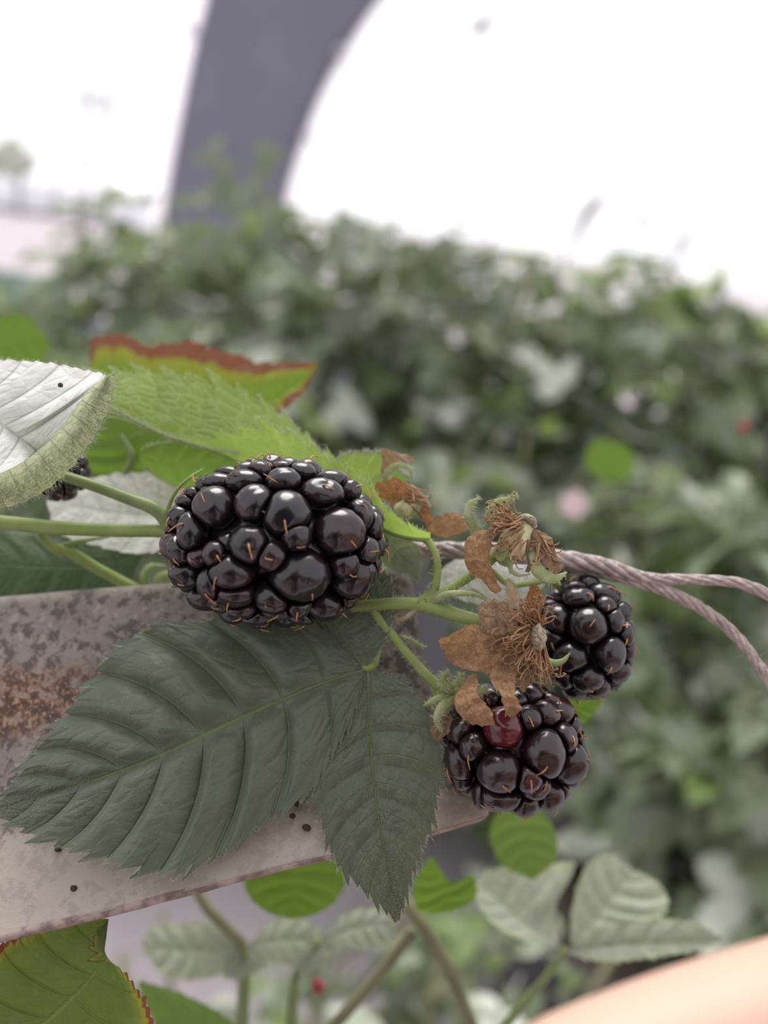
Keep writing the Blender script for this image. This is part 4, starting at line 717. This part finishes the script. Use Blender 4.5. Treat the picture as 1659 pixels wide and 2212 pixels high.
# ================================================================== dried flowers
def flower(label, c): return thing('dried_flower', label, 'dried flower', W([c])[0], 'spent bramble flowers')
def petal(parent, mid, left, right, mat, crumple=7, seed=0, **k):
    return leaflet(parent, mid, left, right, mat, name='petal', rows=70, cols=14, teeth=9, tamp=3, pleat=4, N=5, sweep=.1, crumple=crumple, seed=seed, **k)
def sepal(parent, pts, rad, mat=None, flat=.4, hairs=120, hl=11):
    o = tube('sepal', pts, rad, mat or M_sepal, parent, n=28, seg=12, flat=flat)
    if hairs: stem_hairs(o, pts, rad, hairs, hl, M_hair)
    return o
def stamens(parent, items, mat=None, anth=True, seed=0, name='stamens'):
    """filaments with curled ends as one uncountable tangle: items = (base, direction, length, count, spread)"""
    rng = np.random.default_rng(seed); Vs, Fs, off = [], [], 0; tips = []
    for base, d, L, cnt, spread, bs in items:
        for _ in range(cnt):
            b = np.array(base, float)+rng.normal(0, 1, 3)*np.array(bs); dd = nrm(np.array(d, float)+rng.normal(0, spread, 3)); l = L*rng.uniform(.65, 1.15); sd = nrm(np.cross(dd, rng.normal(0, 1, 3)))
            pts = np.array([b, b+dd*l*.45+sd*l*.05, b+dd*l*.8+sd*l*.16, b+dd*l+sd*l*rng.uniform(.15, .4), b+dd*l*.96+sd*l*rng.uniform(.3, .55)])
            V, F, u = tube_geo(W(spline(pts, 10)), np.linspace(2.1, 1.1, 10)*PX, 5); Vs.append(V); Fs += [[q+off for q in f] for f in F]; off += len(V); tips.append(pts[-1])
    o = mk(name, np.vstack(Vs), Fs, mat or M_stamen, parent, kind='stuff')
    if anth:
        Vs, Fs, off = [], [], 0
        for q in tips[::2]:
            V, F = icolump(W([q])[0], rng.uniform(2.2, 4.2)*PX, int(rng.integers(9)), .3, (8, 6)); Vs.append(V); Fs += (F+off).tolist(); off += len(V)
        mk('anthers', np.vstack(Vs), Fs, M_anther, parent, kind='stuff')
    return o
# upright flower on the upper stalk
f1 = flower('upright dried flower with green sepals on the upper stalk in front of the cord', (1095, 1190, 0))
tube('receptacle', [(1090, 1220, 0), (1098, 1195, -6), (1115, 1170, -12), (1132, 1148, -14), (1142, 1136, -12)], [14, 30, 36, 26, 14], M_coreg, f1, n=30, seg=18)
tube('crown', [(1118, 1122, -14), (1132, 1118, -22), (1146, 1126, -26), (1154, 1142, -24)], [4, 8, 9, 5], M_core, f1, n=24, seg=12, wob=6)
sepal(f1, [(1040, 1150, 0), (1022, 1135, -5), (1011, 1112, -8), (1016, 1090, -6), (1038, 1073, 0)], [9, 10, 9, 7, 1.2], hairs=220, hl=14)
sepal(f1, [(1068, 1130, 25), (1066, 1108, 22), (1078, 1090, 20), (1096, 1082, 18), (1119, 1067, 15)], [14, 18, 14, 7, 1.2], hairs=260, hl=11)
sepal(f1, [(1150, 1180, -20), (1152, 1210, -32), (1166, 1236, -40), (1196, 1250, -40), (1225, 1236, -35)], [9, 15, 15, 12, 1.2], hairs=160, hl=13)
sepal(f1, [(1068, 1200, -30), (1082, 1208, -40), (1093, 1195, -46), (1099, 1172, -46)], [4, 6, 5, 1.5], M_stem, hairs=0)
sepal(f1, [(1072, 1205, -28), (1100, 1215, -32), (1104, 1232, -34), (1120, 1243, -34), (1146, 1240, -32)], [6, 7, 5, 3, 1], hairs=40)
tube('filament', [(1140, 1165, -35), (1139, 1195, -38), (1143, 1220, -38), (1139, 1236, -38)], [3, 2.2, 2.5, 5], M_anther, f1, n=20, seg=8)
petal(f1, [(1082, 1145, -22), (1040, 1158, -40), (1022, 1200, -52), (1046, 1246, -50), (1068, 1284, -45)], [(1066, 1138, -18), (1012, 1160, -30), (1003, 1212, -36), (1028, 1242, -40), (1066, 1285, -45)], [(1092, 1152, -30), (1062, 1172, -45), (1052, 1200, -50), (1070, 1240, -45), (1078, 1268, -42), (1069, 1285, -45)], M_petal, 8, 1)
petal(f1, [(1155, 1142, -25), (1172, 1170, -34), (1188, 1200, -38), (1208, 1232, -34)], [(1148, 1146, -25), (1158, 1180, -35), (1172, 1212, -42), (1195, 1238, -40), (1208, 1234, -34)], [(1162, 1140, -25), (1186, 1158, -28), (1200, 1196, -28), (1214, 1218, -30), (1210, 1234, -34)], M_petald, 9, 2)
petal(f1, [(1146, 1150, -24), (1144, 1170, -30), (1146, 1190, -32)], [(1140, 1150, -24), (1135, 1172, -30), (1144, 1191, -32)], [(1154, 1150, -24), (1160, 1168, -28), (1148, 1191, -32)], M_petald, 5, 3)
stamens(f1, [((1118, 1130, -25), (-1, -.1, -.2), 62, 34, .28, (8, 8, 6)), ((1110, 1118, -15), (-.8, -.7, 0), 45, 14, .3, (6, 6, 6)), ((1130, 1150, -32), (-.7, .7, -.15), 60, 26, .3, (8, 8, 4)), ((1165, 1170, -30), (.5, .8, -.2), 50, 26, .3, (6, 10, 5))], seed=1)
# large papery flower over the lower berry
f2 = flower('large papery brown dried flower with a tuft of stamens above the lower berry', (1090, 1370, -40))
V, F = icolump(W([(1164, 1380, -72)])[0], 1.0, 5, .4, (24, 18)); c = W([(1164, 1380, -72)])[0]; V = c+((V-c)@np.array([RV, UV_, FV]).T*np.array([15, 28, 16])*PX)@np.array([RV, UV_, FV]); mk('receptacle', V, F, M_core, f2)
tube('calyx_cup', [(1080, 1360, -25), (1105, 1368, -35), (1135, 1372, -42), (1155, 1376, -44)], [14, 26, 34, 24], M_petald, f2, n=24, seg=18, wob=3)
petal(f2, [(1135, 1392, -60), (1070, 1392, -80), (1005, 1388, -78), (953, 1388, -70)], [(1110, 1372, -58), (1062, 1360, -76), (1020, 1350, -80), (976, 1364, -76), (952, 1384, -70)], [(1130, 1425, -62), (1080, 1452, -85), (1025, 1452, -90), (976, 1430, -82), (952, 1392, -70)], M_petal, 8, 4)
petal(f2, [(1098, 1395, -72), (1072, 1350, -84), (1062, 1296, -72)], [(1070, 1392, -70), (1034, 1352, -80), (1030, 1318, -76), (1058, 1293, -70)], [(1112, 1378, -72), (1108, 1342, -92), (1098, 1305, -88), (1066, 1292, -72)], M_petald, 9, 5)
petal(f2, [(1102, 1425, -72), (1085, 1470, -110), (1096, 1505, -142), (1106, 1546, -150)], [(1075, 1428, -72), (1060, 1466, -105), (1082, 1500, -140), (1084, 1526, -148), (1105, 1548, -150)], [(1125, 1425, -68), (1112, 1472, -108), (1116, 1505, -140), (1125, 1530, -146), (1108, 1548, -150)], M_petal, 7, 6)
petal(f2, [(1020, 1455, -60), (1005, 1505, -110), (1020, 1545, -135), (1066, 1566, -140)], [(1006, 1460, -60), (985, 1505, -95), (988, 1530, -115), (1012, 1560, -130), (1066, 1568, -140)], [(1030, 1455, -62), (1032, 1490, -112), (1045, 1522, -135), (1062, 1548, -142), (1068, 1566, -140)], M_petal, 6, 7)
petal(f2, [(960, 1540, 5), (952, 1570, -10), (945, 1600, -10)], [(945, 1540, 5), (932, 1560, -5), (938, 1598, -10)], [(975, 1545, 0), (972, 1575, -18), (950, 1602, -10)], M_petald, 7, 12)
petal(f2, [(1150, 1330, -25), (1155, 1300, -15), (1148, 1262, -5)], [(1138, 1330, -25), (1130, 1298, -12), (1142, 1262, -5)], [(1165, 1330, -25), (1176, 1300, -15), (1155, 1262, -5)], M_petalo, 7, 8)
petal(f2, [(1130, 1340, -35), (1108, 1300, -30), (1097, 1248, -15)], [(1118, 1342, -35), (1095, 1302, -28), (1094, 1250, -15)], [(1142, 1338, -35), (1128, 1300, -36), (1100, 1250, -15)], M_sepaldry, 2, 9, hairs=120, hairL=10)
petal(f2, [(1120, 1440, -55), (1135, 1470, -70), (1130, 1495, -75)], [(1108, 1440, -55), (1115, 1475, -75), (1126, 1497, -75)], [(1140, 1440, -50), (1155, 1462, -60), (1136, 1497, -75)], M_petald, 8, 10)
stamens(f2, [((1148, 1375, -60), (-1, .15, -.35), 75, 54, .38, (6, 16, 6)), ((1158, 1385, -58), (-.15, 1, -.3), 85, 46, .28, (10, 10, 6)), ((1150, 1350, -55), (-.2, -1, -.3), 52, 34, .45, (10, 8, 6)), ((1165, 1345, -45), (.5, -.9, 0), 45, 14, .35, (6, 6, 5)), ((1172, 1400, -45), (.25, 1, 0), 75, 12, .22, (5, 6, 5))], seed=2)
# flower behind the arching leaf
f3 = flower('withered orange flower behind the margin of the arching leaf', (880, 1090, 150))
tube('receptacle', [(858, 1105, 160), (880, 1100, 150), (905, 1085, 145)], [16, 24, 12], M_coreg, f3, n=16, seg=12)
petal(f3, [(826, 1035, 150), (834, 1000, 145), (850, 985, 140), (890, 984, 140)], [(820, 1030, 150), (826, 995, 145), (826, 968, 142), (860, 975, 140), (892, 982, 140)], [(832, 1032, 150), (845, 1005, 145), (862, 1000, 142), (880, 995, 140), (892, 988, 140)], M_petald, 7, 21)
petal(f3, [(862, 1050, 120), (840, 1050, 110), (818, 1062, 110), (812, 1075, 112)], [(860, 1040, 120), (840, 1035, 112), (812, 1042, 112), (808, 1072, 112)], [(866, 1075, 120), (850, 1092, 112), (832, 1080, 110), (814, 1078, 112)], M_petalo, 6, 22)
petal(f3, [(845, 1035, 145), (880, 1060, 140), (905, 1085, 138), (930, 1135, 138)], [(850, 1028, 145), (890, 1055, 142), (918, 1085, 142), (935, 1132, 140)], [(840, 1045, 142), (870, 1075, 132), (895, 1100, 130), (926, 1140, 136)], M_petalo, 7, 23)
petal(f3, [(925, 1138, 138), (955, 1130, 130), (985, 1128, 125), (1014, 1135, 125)], [(920, 1132, 138), (950, 1115, 135), (990, 1110, 130), (1014, 1130, 126)], [(925, 1145, 138), (952, 1162, 125), (985, 1155, 120), (1014, 1140, 125)], M_petal, 5, 24)
sepal(f3, [(828, 1045, 140), (840, 1018, 135), (860, 1005, 135), (885, 1012, 138), (890, 1035, 140)], [5, 7, 7, 5, 2], M_sepal, hairs=120, hl=9)
sepal(f3, [(880, 1105, 135), (895, 1110, 130), (905, 1095, 128), (912, 1078, 128)], [7, 6, 4, 1.5], M_sepal, hairs=60, hl=9)
sepal(f3, [(885, 1050, 150), (905, 1068, 148), (922, 1085, 146), (925, 1095, 146)], [6, 7, 5, 2], M_sepaldry, hairs=60, hl=9)
stamens(f3, [((875, 1070, 135), (.6, .7, -.2), 50, 20, .35, (10, 8, 6))], seed=4, anth=False)

# ================================================================== blurred leaves and canes below
def tri_leaf(label, blades, mat, stalk, srad=(7, 8, 9), **k):
    r = thing('bramble_leaf', label, 'leaf', W([blades[0][0][0]])[0], 'bramble leaves hanging below the strip')
    for i, (m, l, q) in enumerate(blades): leaflet(r, m, l, q, mat, rows=90, cols=10, teeth=14, tamp=16, pleat=10, N=6, sweep=.3, seed=30+i, **k)
    stem(r, stalk, list(srad), 'leaf_stalk', M_stemd); return r
Z = 900
tri_leaf('grey green trifoliate leaf with spread leaflets at the lower right', [
    ([(1210, 2045, Z), (1130, 1990, Z+10), (1060, 1930, Z+20), (1030, 1900, Z+20)], [(1210, 2040, Z), (1200, 1960, Z+60), (1238, 1870, Z+90), (1150, 1870, Z+80), (1060, 1880, Z+50), (1030, 1900, Z+20)], [(1205, 2050, Z), (1130, 2030, Z-40), (1060, 1990, Z-40), (1030, 1940, Z-20), (1030, 1900, Z+20)]),
    ([(1235, 2040, Z), (1290, 1980, Z+40), (1330, 1920, Z+80), (1370, 1880, Z+110)], [(1232, 2035, Z), (1240, 1950, Z+50), (1270, 1870, Z+90), (1320, 1848, Z+110), (1370, 1880, Z+110)], [(1240, 2045, Z), (1340, 2010, Z+10), (1420, 1985, Z+40), (1440, 1940, Z+80), (1410, 1900, Z+100), (1370, 1880, Z+110)]),
    ([(1225, 2055, Z-10), (1330, 2040, Z-40), (1450, 2035, Z-60), (1560, 2030, Z-70)], [(1225, 2050, Z-10), (1320, 2005, Z-30), (1430, 1985, Z-40), (1510, 2000, Z-60), (1560, 2030, Z-70)], [(1225, 2060, Z-10), (1310, 2075, Z-60), (1420, 2065, Z-80), (1510, 2050, Z-80), (1560, 2030, Z-70)])],
    M_greyleaf, [(1222, 2048, Z), (1180, 2110, Z), (1120, 2180, Z+40), (1040, 2280, Z+100)], (8, 9, 10))
tri_leaf('pale ribbed leaf spread below the middle of the strip', [
    ([(520, 2050, 1000), (460, 2050, 1000), (390, 2050, 1000), (305, 2040, 1000)], [(520, 2045, 1000), (470, 2005, 1020), (390, 1995, 1030), (330, 2010, 1020), (305, 2040, 1000)], [(520, 2055, 1000), (480, 2100, 980), (400, 2115, 960), (350, 2100, 970), (305, 2040, 1000)]),
    ([(530, 2055, 1000), (520, 2080, 990), (500, 2110, 980)], [(520, 2050, 1000), (480, 2080, 990), (490, 2118, 980)], [(540, 2055, 1000), (570, 2085, 990), (505, 2120, 980)]),
    ([(535, 2045, 1000), (600, 2030, 1000), (660, 2030, 1000), (720, 2050, 1000)], [(535, 2040, 1000), (590, 1995, 1020), (660, 1990, 1020), (720, 2045, 1000)], [(535, 2050, 1000), (590, 2075, 980), (660, 2085, 970), (722, 2052, 1000)])],
    M_greyleaf, [(530, 2050, 1000), (528, 2150, 1010), (520, 2300, 1030)], (10, 12, 12))
tri_leaf('pale drooping leaf with rolled edge left of the forked cane', [
    ([(700, 2030, 950), (760, 2005, 940), (820, 1995, 930), (860, 2010, 930)], [(700, 2025, 950), (750, 1975, 960), (820, 1965, 950), (862, 2008, 930)], [(700, 2035, 950), (750, 2045, 920), (820, 2040, 910), (862, 2012, 930)]),
    ([(690, 2035, 950), (670, 2070, 940), (650, 2100, 930)], [(685, 2030, 950), (640, 2060, 940), (645, 2102, 930)], [(695, 2040, 950), (710, 2075, 935), (655, 2105, 930)])],
    M_greyleaf, [(690, 2030, 950), (645, 2090, 960), (630, 2200, 980), (625, 2300, 1000)], (8, 12, 13))
def to_ground(p):
    P = W([p])[0]; return tuple(unproject(np.array([P[0], P[1]+.04, 0.0]))[0])
def low_leaf(label, pts, mat, seed, **k):
    single_leaf(label, *pts, mat, group='bramble leaves hanging below the strip', rows=90, cols=10, teeth=12, tamp=8, pleat=6, N=6, seed=seed, **k)
low_leaf('vivid green rounded leaf just below the rim of the strip', ([(640, 1830, 700), (640, 1890, 690), (635, 1940, 680), (630, 1985, 670)], [(630, 1830, 700), (545, 1880, 700), (530, 1915, 695), (570, 1965, 680), (630, 1985, 670)], [(650, 1830, 700), (735, 1870, 700), (745, 1910, 690), (700, 1965, 680), (632, 1985, 670)]), M_lime, 50)
low_leaf('vivid green notched leaf right of the drooping leaflet tip', ([(975, 1970, 750), (960, 1930, 750), (945, 1890, 745), (930, 1850, 740)], [(970, 1972, 750), (905, 1965, 755), (895, 1910, 750), (930, 1850, 740)], [(980, 1968, 750), (1025, 1940, 750), (1020, 1890, 745), (975, 1905, 745), (932, 1850, 740)]), M_lime, 51)
low_leaf('soft green leaf blade behind the left stake below the olive leaf', ([(560, 2330, 800), (480, 2250, 800), (400, 2190, 790), (300, 2120, 790)], [(560, 2325, 800), (500, 2210, 820), (400, 2150, 810), (300, 2118, 790)], [(555, 2335, 800), (420, 2300, 780), (340, 2220, 780), (300, 2122, 790)]), M_midgreen, 52)
low_leaf('bright green leaf in the hedge gap right of the dried flowers', ([(1345, 1040, 3200), (1320, 1010, 3200), (1300, 980, 3200), (1290, 945, 3200)], [(1340, 1042, 3200), (1275, 1020, 3200), (1265, 980, 3200), (1288, 945, 3200)], [(1350, 1038, 3200), (1370, 1005, 3200), (1355, 965, 3200), (1292, 945, 3200)]), M_lime, 53, stalk=([(1345, 1040, 3200), (1372, 1090, 5000), (1390, 1150, 9000), (1395, 1230, 12000)], [2, 2, 2, 2]))
low_leaf('blurred green leaf at the left edge above the silvery leaf', ([(-60, 800, 1300), (0, 760, 1300), (60, 730, 1300), (110, 745, 1300)], [(-60, 790, 1300), (-20, 700, 1300), (50, 680, 1300), (110, 742, 1300)], [(-60, 810, 1300), (20, 800, 1300), (80, 790, 1300), (112, 748, 1300)]), M_lime, 54)
low_leaf('light green leaf hanging under the lower berry', ([(1110, 1720, 900), (1125, 1790, 900), (1140, 1850, 890), (1150, 1900, 880)], [(1100, 1720, 900), (1060, 1790, 900), (1080, 1860, 890), (1148, 1900, 880)], [(1120, 1720, 900), (1190, 1780, 900), (1200, 1850, 890), (1152, 1900, 880)]), M_midgreen, 55)
low_leaf('lime green leaf sliver behind the lower berry stalk', ([(890, 1560, 500), (930, 1520, 490), (960, 1480, 480)], [(880, 1550, 500), (905, 1500, 490), (958, 1478, 480)], [(900, 1570, 500), (960, 1540, 490), (964, 1482, 480)]), M_lime, 56)
low_leaf('lime green leaf edge between the two right berries', ([(1190, 1560, 500), (1240, 1535, 500), (1300, 1505, 500)], [(1190, 1550, 500), (1235, 1505, 500), (1300, 1500, 500)], [(1195, 1570, 500), (1260, 1560, 500), (1305, 1508, 500)]), M_lime, 57)
for lab, pts, rad in (('olive forked cane running down to the right below the strip', [(865, 1930, 950), (910, 1995, 950), (960, 2070, 960), (1010, 2190, 980), (1060, 2330, 1000)], [16, 18, 15, 12, 12]),
                      ('olive cane slanting down to the left from the fork', [(890, 2010, 970), (840, 2080, 970), (780, 2150, 980), (700, 2240, 1000), (640, 2320, 1020)], [16, 15, 15, 14, 14]),
                      ('thin dark green cane left of the vivid rounded leaf', [(400, 1880, 1000), (450, 1965, 1000), (500, 2010, 1000), (530, 2050, 1000)], [12, 13, 11, 8]),
                      ('upright brownish stake under the pale ribbed leaf', [(528, 2060, 1040), (525, 2130, 1040), (520, 2212, 1050), (515, 2320, 1060)], [13, 13, 13, 13])):
    pts = pts+[to_ground(pts[-1])]; rad = rad+[6]; S = spline(pts, 60)[:59]; S[-1] = pts[-1]; V, F, u = tube_geo(W(S), np.interp(np.linspace(0, 1, 59), [0, .02, .05, .09, .13, 1.0][:len(rad)-1]+[1.0] if len(rad) < 6 else [0, .02, .05, .09, .13, 1.0], rad)*PX*(1+S[:, 2]/FPX)*.9, 10); tag(recentre(mk('bramble_cane', V, F, M_cane)), lab, 'cane', 'canes below the strip')
# red unripe berry low down, red and pink blots in the hedge
def small_berry(label, c, R, seed, mat, n=26):
    berry(label, c, (R, R*1.1, R), [], n, seed, [mat]*4, (10, 8), 0, rfill=R*.42, group='unripe berries')
M_redun = simple_mat('unripe_red_drupelet', (.36, .05, .07), (.28, .04, .06), rough=.3)
M_pinkp = simple_mat('pink_petal', (.62, .46, .5), (.7, .56, .58), rough=.7, trans=.3, tcol=(.7, .5, .5))
small_berry('small red unripe berry low between the canes', (687, 2130, 1000), 15, 61, M_redun)
small_berry('small red unripe berry far right in the hedge', (1606, 922, 3600), 12, 62, M_redun)
r = thing('pink_flower', 'blurred pale pink flower in the hedge above the upright dried flower', 'flower', at(1240, 1090, .55))
for k in range(5):
    a = k*1.257; d = np.array([math.cos(a), math.sin(a)]); m = [(1240+d[0]*t*34, 1090+d[1]*t*34, 5600-60*t*t) for t in (0, .5, 1)]; nx = np.array([-d[1], d[0]])*15
    leaflet(r, m, [(m[0][0], m[0][1], m[0][2]), (m[1][0]+nx[0], m[1][1]+nx[1], m[1][2]), m[2]], [(m[0][0], m[0][1], m[0][2]), (m[1][0]-nx[0], m[1][1]-nx[1], m[1][2]), m[2]], M_pinkp, name='petal', rows=16, cols=7, teeth=4, tamp=2, pleat=1, N=3)
stem(r, [(1240, 1090, 5600), (1250, 1130, 6500), (1262, 1200, 9000), (1270, 1300, 12500)], [2, 2, 2, 2], 'flower_stalk')
# black plant pot in the gap at lower right
M_pot = simple_mat('dark_plum_plastic', (.035, .026, .032), (.05, .04, .045), rough=.5, scale=10)
pc = at(1330, 1960, .96); r = thing('plant_pot', 'dark plum plastic plant pot in the gap behind the grey trifoliate leaf', 'plant pot', (pc[0], pc[1], 0))
prof = [(0.0, .012), (.10, .0), (.105, .01), (.125, pc[2]-.02), (.14, pc[2]-.015), (.14, pc[2]+.02), (.13, pc[2]+.02), (.118, pc[2]-.02), (.02, pc[2]-.03)]
th = np.linspace(0, 2*np.pi, 32, endpoint=False); V = np.array([[pc[0]+q*math.cos(t), pc[1]+q*math.sin(t), z] for q, z in prof for t in th]); mk('pot_body', V, grid_faces(len(prof), 32, True), M_pot, r)
V = np.array([[pc[0]+q*math.cos(t), pc[1]+q*math.sin(t), pc[2]-.02+.012*math.sin(5*t+q*60)] for q in (.005, .05, .09, .119) for t in th]); mk('soil', V, grid_faces(4, 32, True), simple_mat('potting_soil', (.03, .022, .016), (.05, .035, .025), rough=.95, scale=80), r)

# ================================================================== the photographer: hand in the lower right corner, unseen body and phone added to shade the berries
M_skin = simple_mat('warm_skin', (.57, .37, .285), (.61, .41, .315), rough=.5, scale=40)
M_jacket = simple_mat('dark_jacket', (.025, .027, .033), (.035, .037, .043), rough=.85, scale=120); M_trouser = simple_mat('grey_trousers', (.05, .05, .06), rough=.85); M_hairp = simple_mat('dark_brown_hair', (.03, .02, .014), (.05, .03, .02), rough=.6, scale=200)
def skin_mesh(name, chains, mat, parent, sub=2):
    """continuous body from joint chains: each chain = list of (point, radius); chains starting at an existing joint share it"""
    V, R, Ed, idx = [], [], [], {}
    for ch in chains:
        prev = None
        for p, rr in ch:
            key = tuple(np.round(p, 5))
            if key not in idx: idx[key] = len(V); V.append(np.asarray(p, float)); R.append(rr)
            if prev is not None: Ed.append((prev, idx[key]))
            prev = idx[key]
    loc = ROOTLOC[parent.name]; me = bpy.data.meshes.new(name); me.from_pydata([tuple(v-loc) for v in V], Ed, []); o = bpy.data.objects.new(name, me); COL.objects.link(o); o.parent = parent; ROOTLOC[o.name] = loc
    m = o.modifiers.new('skin', 'SKIN'); m.use_smooth_shade = True; sv = me.skin_vertices[0].data
    for i, rr in enumerate(R): sv[i].radius = (rr, rr) if not isinstance(rr, tuple) else rr; sv[i].use_root = (i == 0)
    o.modifiers.new('smooth', 'SUBSURF').levels = sub; o.modifiers['smooth'].render_levels = sub; me.materials.append(mat); return o
A3 = lambda *q: np.array(q, float)
person = thing('person', 'person taking the photo in a dark jacket, blurred fingers in the lower right corner', 'person', (0.02, -.5, 0))
pel, che, nek = A3(.02, -.52, .93), A3(.02, -.52, 1.25), A3(.02, -.50, 1.44)
Ls, Rs = A3(-.16, -.50, 1.37), A3(.20, -.50, 1.37)
wr_ = at(3300, 2350, .085); el_ = A3(.34, -.24, 1.08); palm = at(2750, 2330, .08)
fin = lambda *q: [(at(x, y, d), r) for x, y, d, r in q]
pc_ = CAMP-FV*.006-RV*.022-UV_*.055                        # phone centre
lw = pc_-RV*.085-UV_*.05-FV*.02; lel = A3(-.33, -.28, 1.02)
arms = [[(che, .13), (Ls, .07), ((Ls+lel)/2, .048), (lel, .042), ((lel*.4+lw*.6), .036), (lw, .027)], [(che, .13), (Rs, .07), ((Rs+el_)/2, .048), (el_, .042), ((el_*.4+wr_*.6), .036), (wr_, .027)]]
hand_r = [[(wr_, .027), (palm, .026)], [(palm, .026)]+fin((2380, 2150, .078, .0105), (1900, 2190, .073, .0092), (1480, 2305, .071, .0085), (1090, 2435, .069, .0072)), [(palm, .026)]+fin((2360, 2480, .078, .0105), (1850, 2560, .075, .0092), (1420, 2690, .074, .0085), (1080, 2830, .074, .007)),
          [(palm, .026)]+fin((2420, 2790, .080, .010), (1980, 2900, .078, .009), (1620, 3040, .078, .008), (1350, 3160, .078, .007)), [(palm, .026)]+fin((2560, 3050, .083, .009), (2240, 3190, .083, .008), (1980, 3320, .083, .007), (1780, 3420, .083, .006)), [(palm, .026), (at(2620, 2080, .066), .012), (at(2150, 1960, .060), .0098), (at(1820, 1930, .055), .008)]]
pl = lambda a, b, c: pc_+RV*a+UV_*b+FV*c
hand_l = [[(lw, .027), (pl(-.062, -.045, -.012), .020)]]+[[(pl(-.062, -.045, -.012), .020), (pl(-.05, y, .012), .0088), (pl(-.02, y+.004, .016), .0082), (pl(.004, y+.006, .014), .007)] for y in (-.02, -.042, -.064, -.084)]+[[(pl(-.062, -.045, -.012), .020), (pl(-.058, -.01, -.02), .011), (pl(-.03, .012, -.018), .009)]]
legs = [[(pel, .12), (A3(.02+sx*.095, -.52, .86), .088), (A3(.02+sx*.10, -.50, .48), .058), (A3(.02+sx*.105, -.52, .09), .042), (A3(.02+sx*.11, -.42, .035), .036), (A3(.02+sx*.115, -.34, .026), .026)] for sx in (-1, 1)]
head = [[(pel, .12), (A3(.02, -.52, 1.08), .125), (che, .13), (nek, .055), (A3(.02, -.48, 1.52), .06), (A3(.02, -.465, 1.60), .088), (A3(.02, -.475, 1.68), .078)], [(A3(.02, -.465, 1.60), .088), (A3(.02, -.372, 1.585), .012)], [(A3(.02, -.465, 1.60), .088), (A3(-.072, -.475, 1.60), .016)], [(A3(.02, -.465, 1.60), .088), (A3(.112, -.475, 1.60), .016)]]
skin_mesh('body', head+arms+hand_r+hand_l+legs, M_skin, person)
g = .014
skin_mesh('jacket', [[(A3(.02, -.52, .78), .19), (A3(.02, -.52, .86), .195), (A3(.02, -.52, .95), .19), (A3(.02, -.52, 1.08), .165), (che, .152), (A3(.02, -.505, 1.40), .085)]]+[[(p, r+g) for p, r in a[:-1]]+[(a[-1][0]*.75+a[-2][0]*.25, a[-1][1]+g*.7)] for a in [[(che, .138)]+arms[0][1:], [(che, .138)]+arms[1][1:]]], M_jacket, person)
skin_mesh('trousers', [[(A3(.02, -.52, 1.02), .13), (A3(.02, -.52, .97), .14), (pel, .15)]]+[[(p, r+g) for p, r in l[:-2]] for l in legs], M_trouser, person)
M_shoe = simple_mat('dark_shoe', (.03, .025, .022), rough=.6)
for l in legs: skin_mesh('shoe', [[(l[-3][0], .055), (l[-2][0], .050), (l[-1][0], .040), (l[-1][0]+A3(0, .03, 0), .028)]], M_shoe, person)
M_nail = simple_mat('fingernail', (.70, .47, .40), rough=.25)
for ch in hand_r[1:]:
    (p0, r0), (p1, r1) = ch[-2], ch[-1]; d = nrm(p1-p0); up = nrm(np.array([0, 0, 1.0])-d*d[2]); sd = np.cross(d, up); c = p1+up*r1*.78; V, F = icolump(np.zeros(3), 1.0, 1, .0, (14, 10)); V = c+V[:, :1]*d*r1*.8+V[:, 1:2]*sd*r1*.62+V[:, 2:]*up*r1*.2; mk('fingernail', V, F, M_nail, person)
V, F = icolump(A3(.02, -.49, 1.66), .105, 4, .05, (24, 16), (.9, 1.0, .85)); mk('hair', V, F, M_hairp, person)
for sx in (-1, 1):
    V, F = icolump(A3(.02+sx*.03, -.385, 1.612), .011, 1, .02, (12, 8)); mk('eye', V, F, simple_mat('eye_white', (.5, .48, .46), rough=.2), person)
V, F, u = tube_geo(spline(np.array([[-.008, -.382, 1.552], [.02, -.375, 1.549], [.048, -.382, 1.552]]), 8), np.array([.002, .004, .005, .0055, .0055, .005, .004, .002]), 8); mk('mouth', V, F, simple_mat('lips', (.4, .16, .13)), person)
ph = thing('phone', 'black phone held unseen behind the lens, added to shade the berries', 'phone', pc_)
M_glass = simple_mat('black_phone_glass', (.012, .012, .014), rough=.25); M_ring = simple_mat('dark_lens_ring', (.05, .05, .055), rough=.3)
def rounded_slab(c, hw, hh, ht, rad):
    a = np.linspace(0, 2*np.pi, 40, endpoint=False); cx = np.sign(np.cos(a))*(hw-rad)+np.cos(a)*rad; cy = np.sign(np.sin(a))*(hh-rad)+np.sin(a)*rad; L = []
    for z, k in ((-ht, .96), (-ht*.7, 1), (ht*.7, 1), (ht, .96)): L.append(np.stack([c+RV*x*k+UV_*y*k+FV*z for x, y in zip(cx, cy)]))
    V = np.vstack(L); return V, grid_faces(4, 40, True).tolist()+[list(range(40))[::-1], list(range(120, 160))]
V, F = rounded_slab(pc_-FV*.004, .036, .073, .0038, .010); mk('phone_body', V, F, M_glass, ph)
for a, b in ((-.018, 0.0), (-.009, -.016)):
    c = CAMP-FV*.005+RV*a+UV_*b; V, F, u = tube_geo(np.array([c-FV*.002, c+FV*.0005, c+FV*.0012]), np.array([.0065, .0065, .0055]), 24); mk('lens_ring', V, F, M_ring, ph)
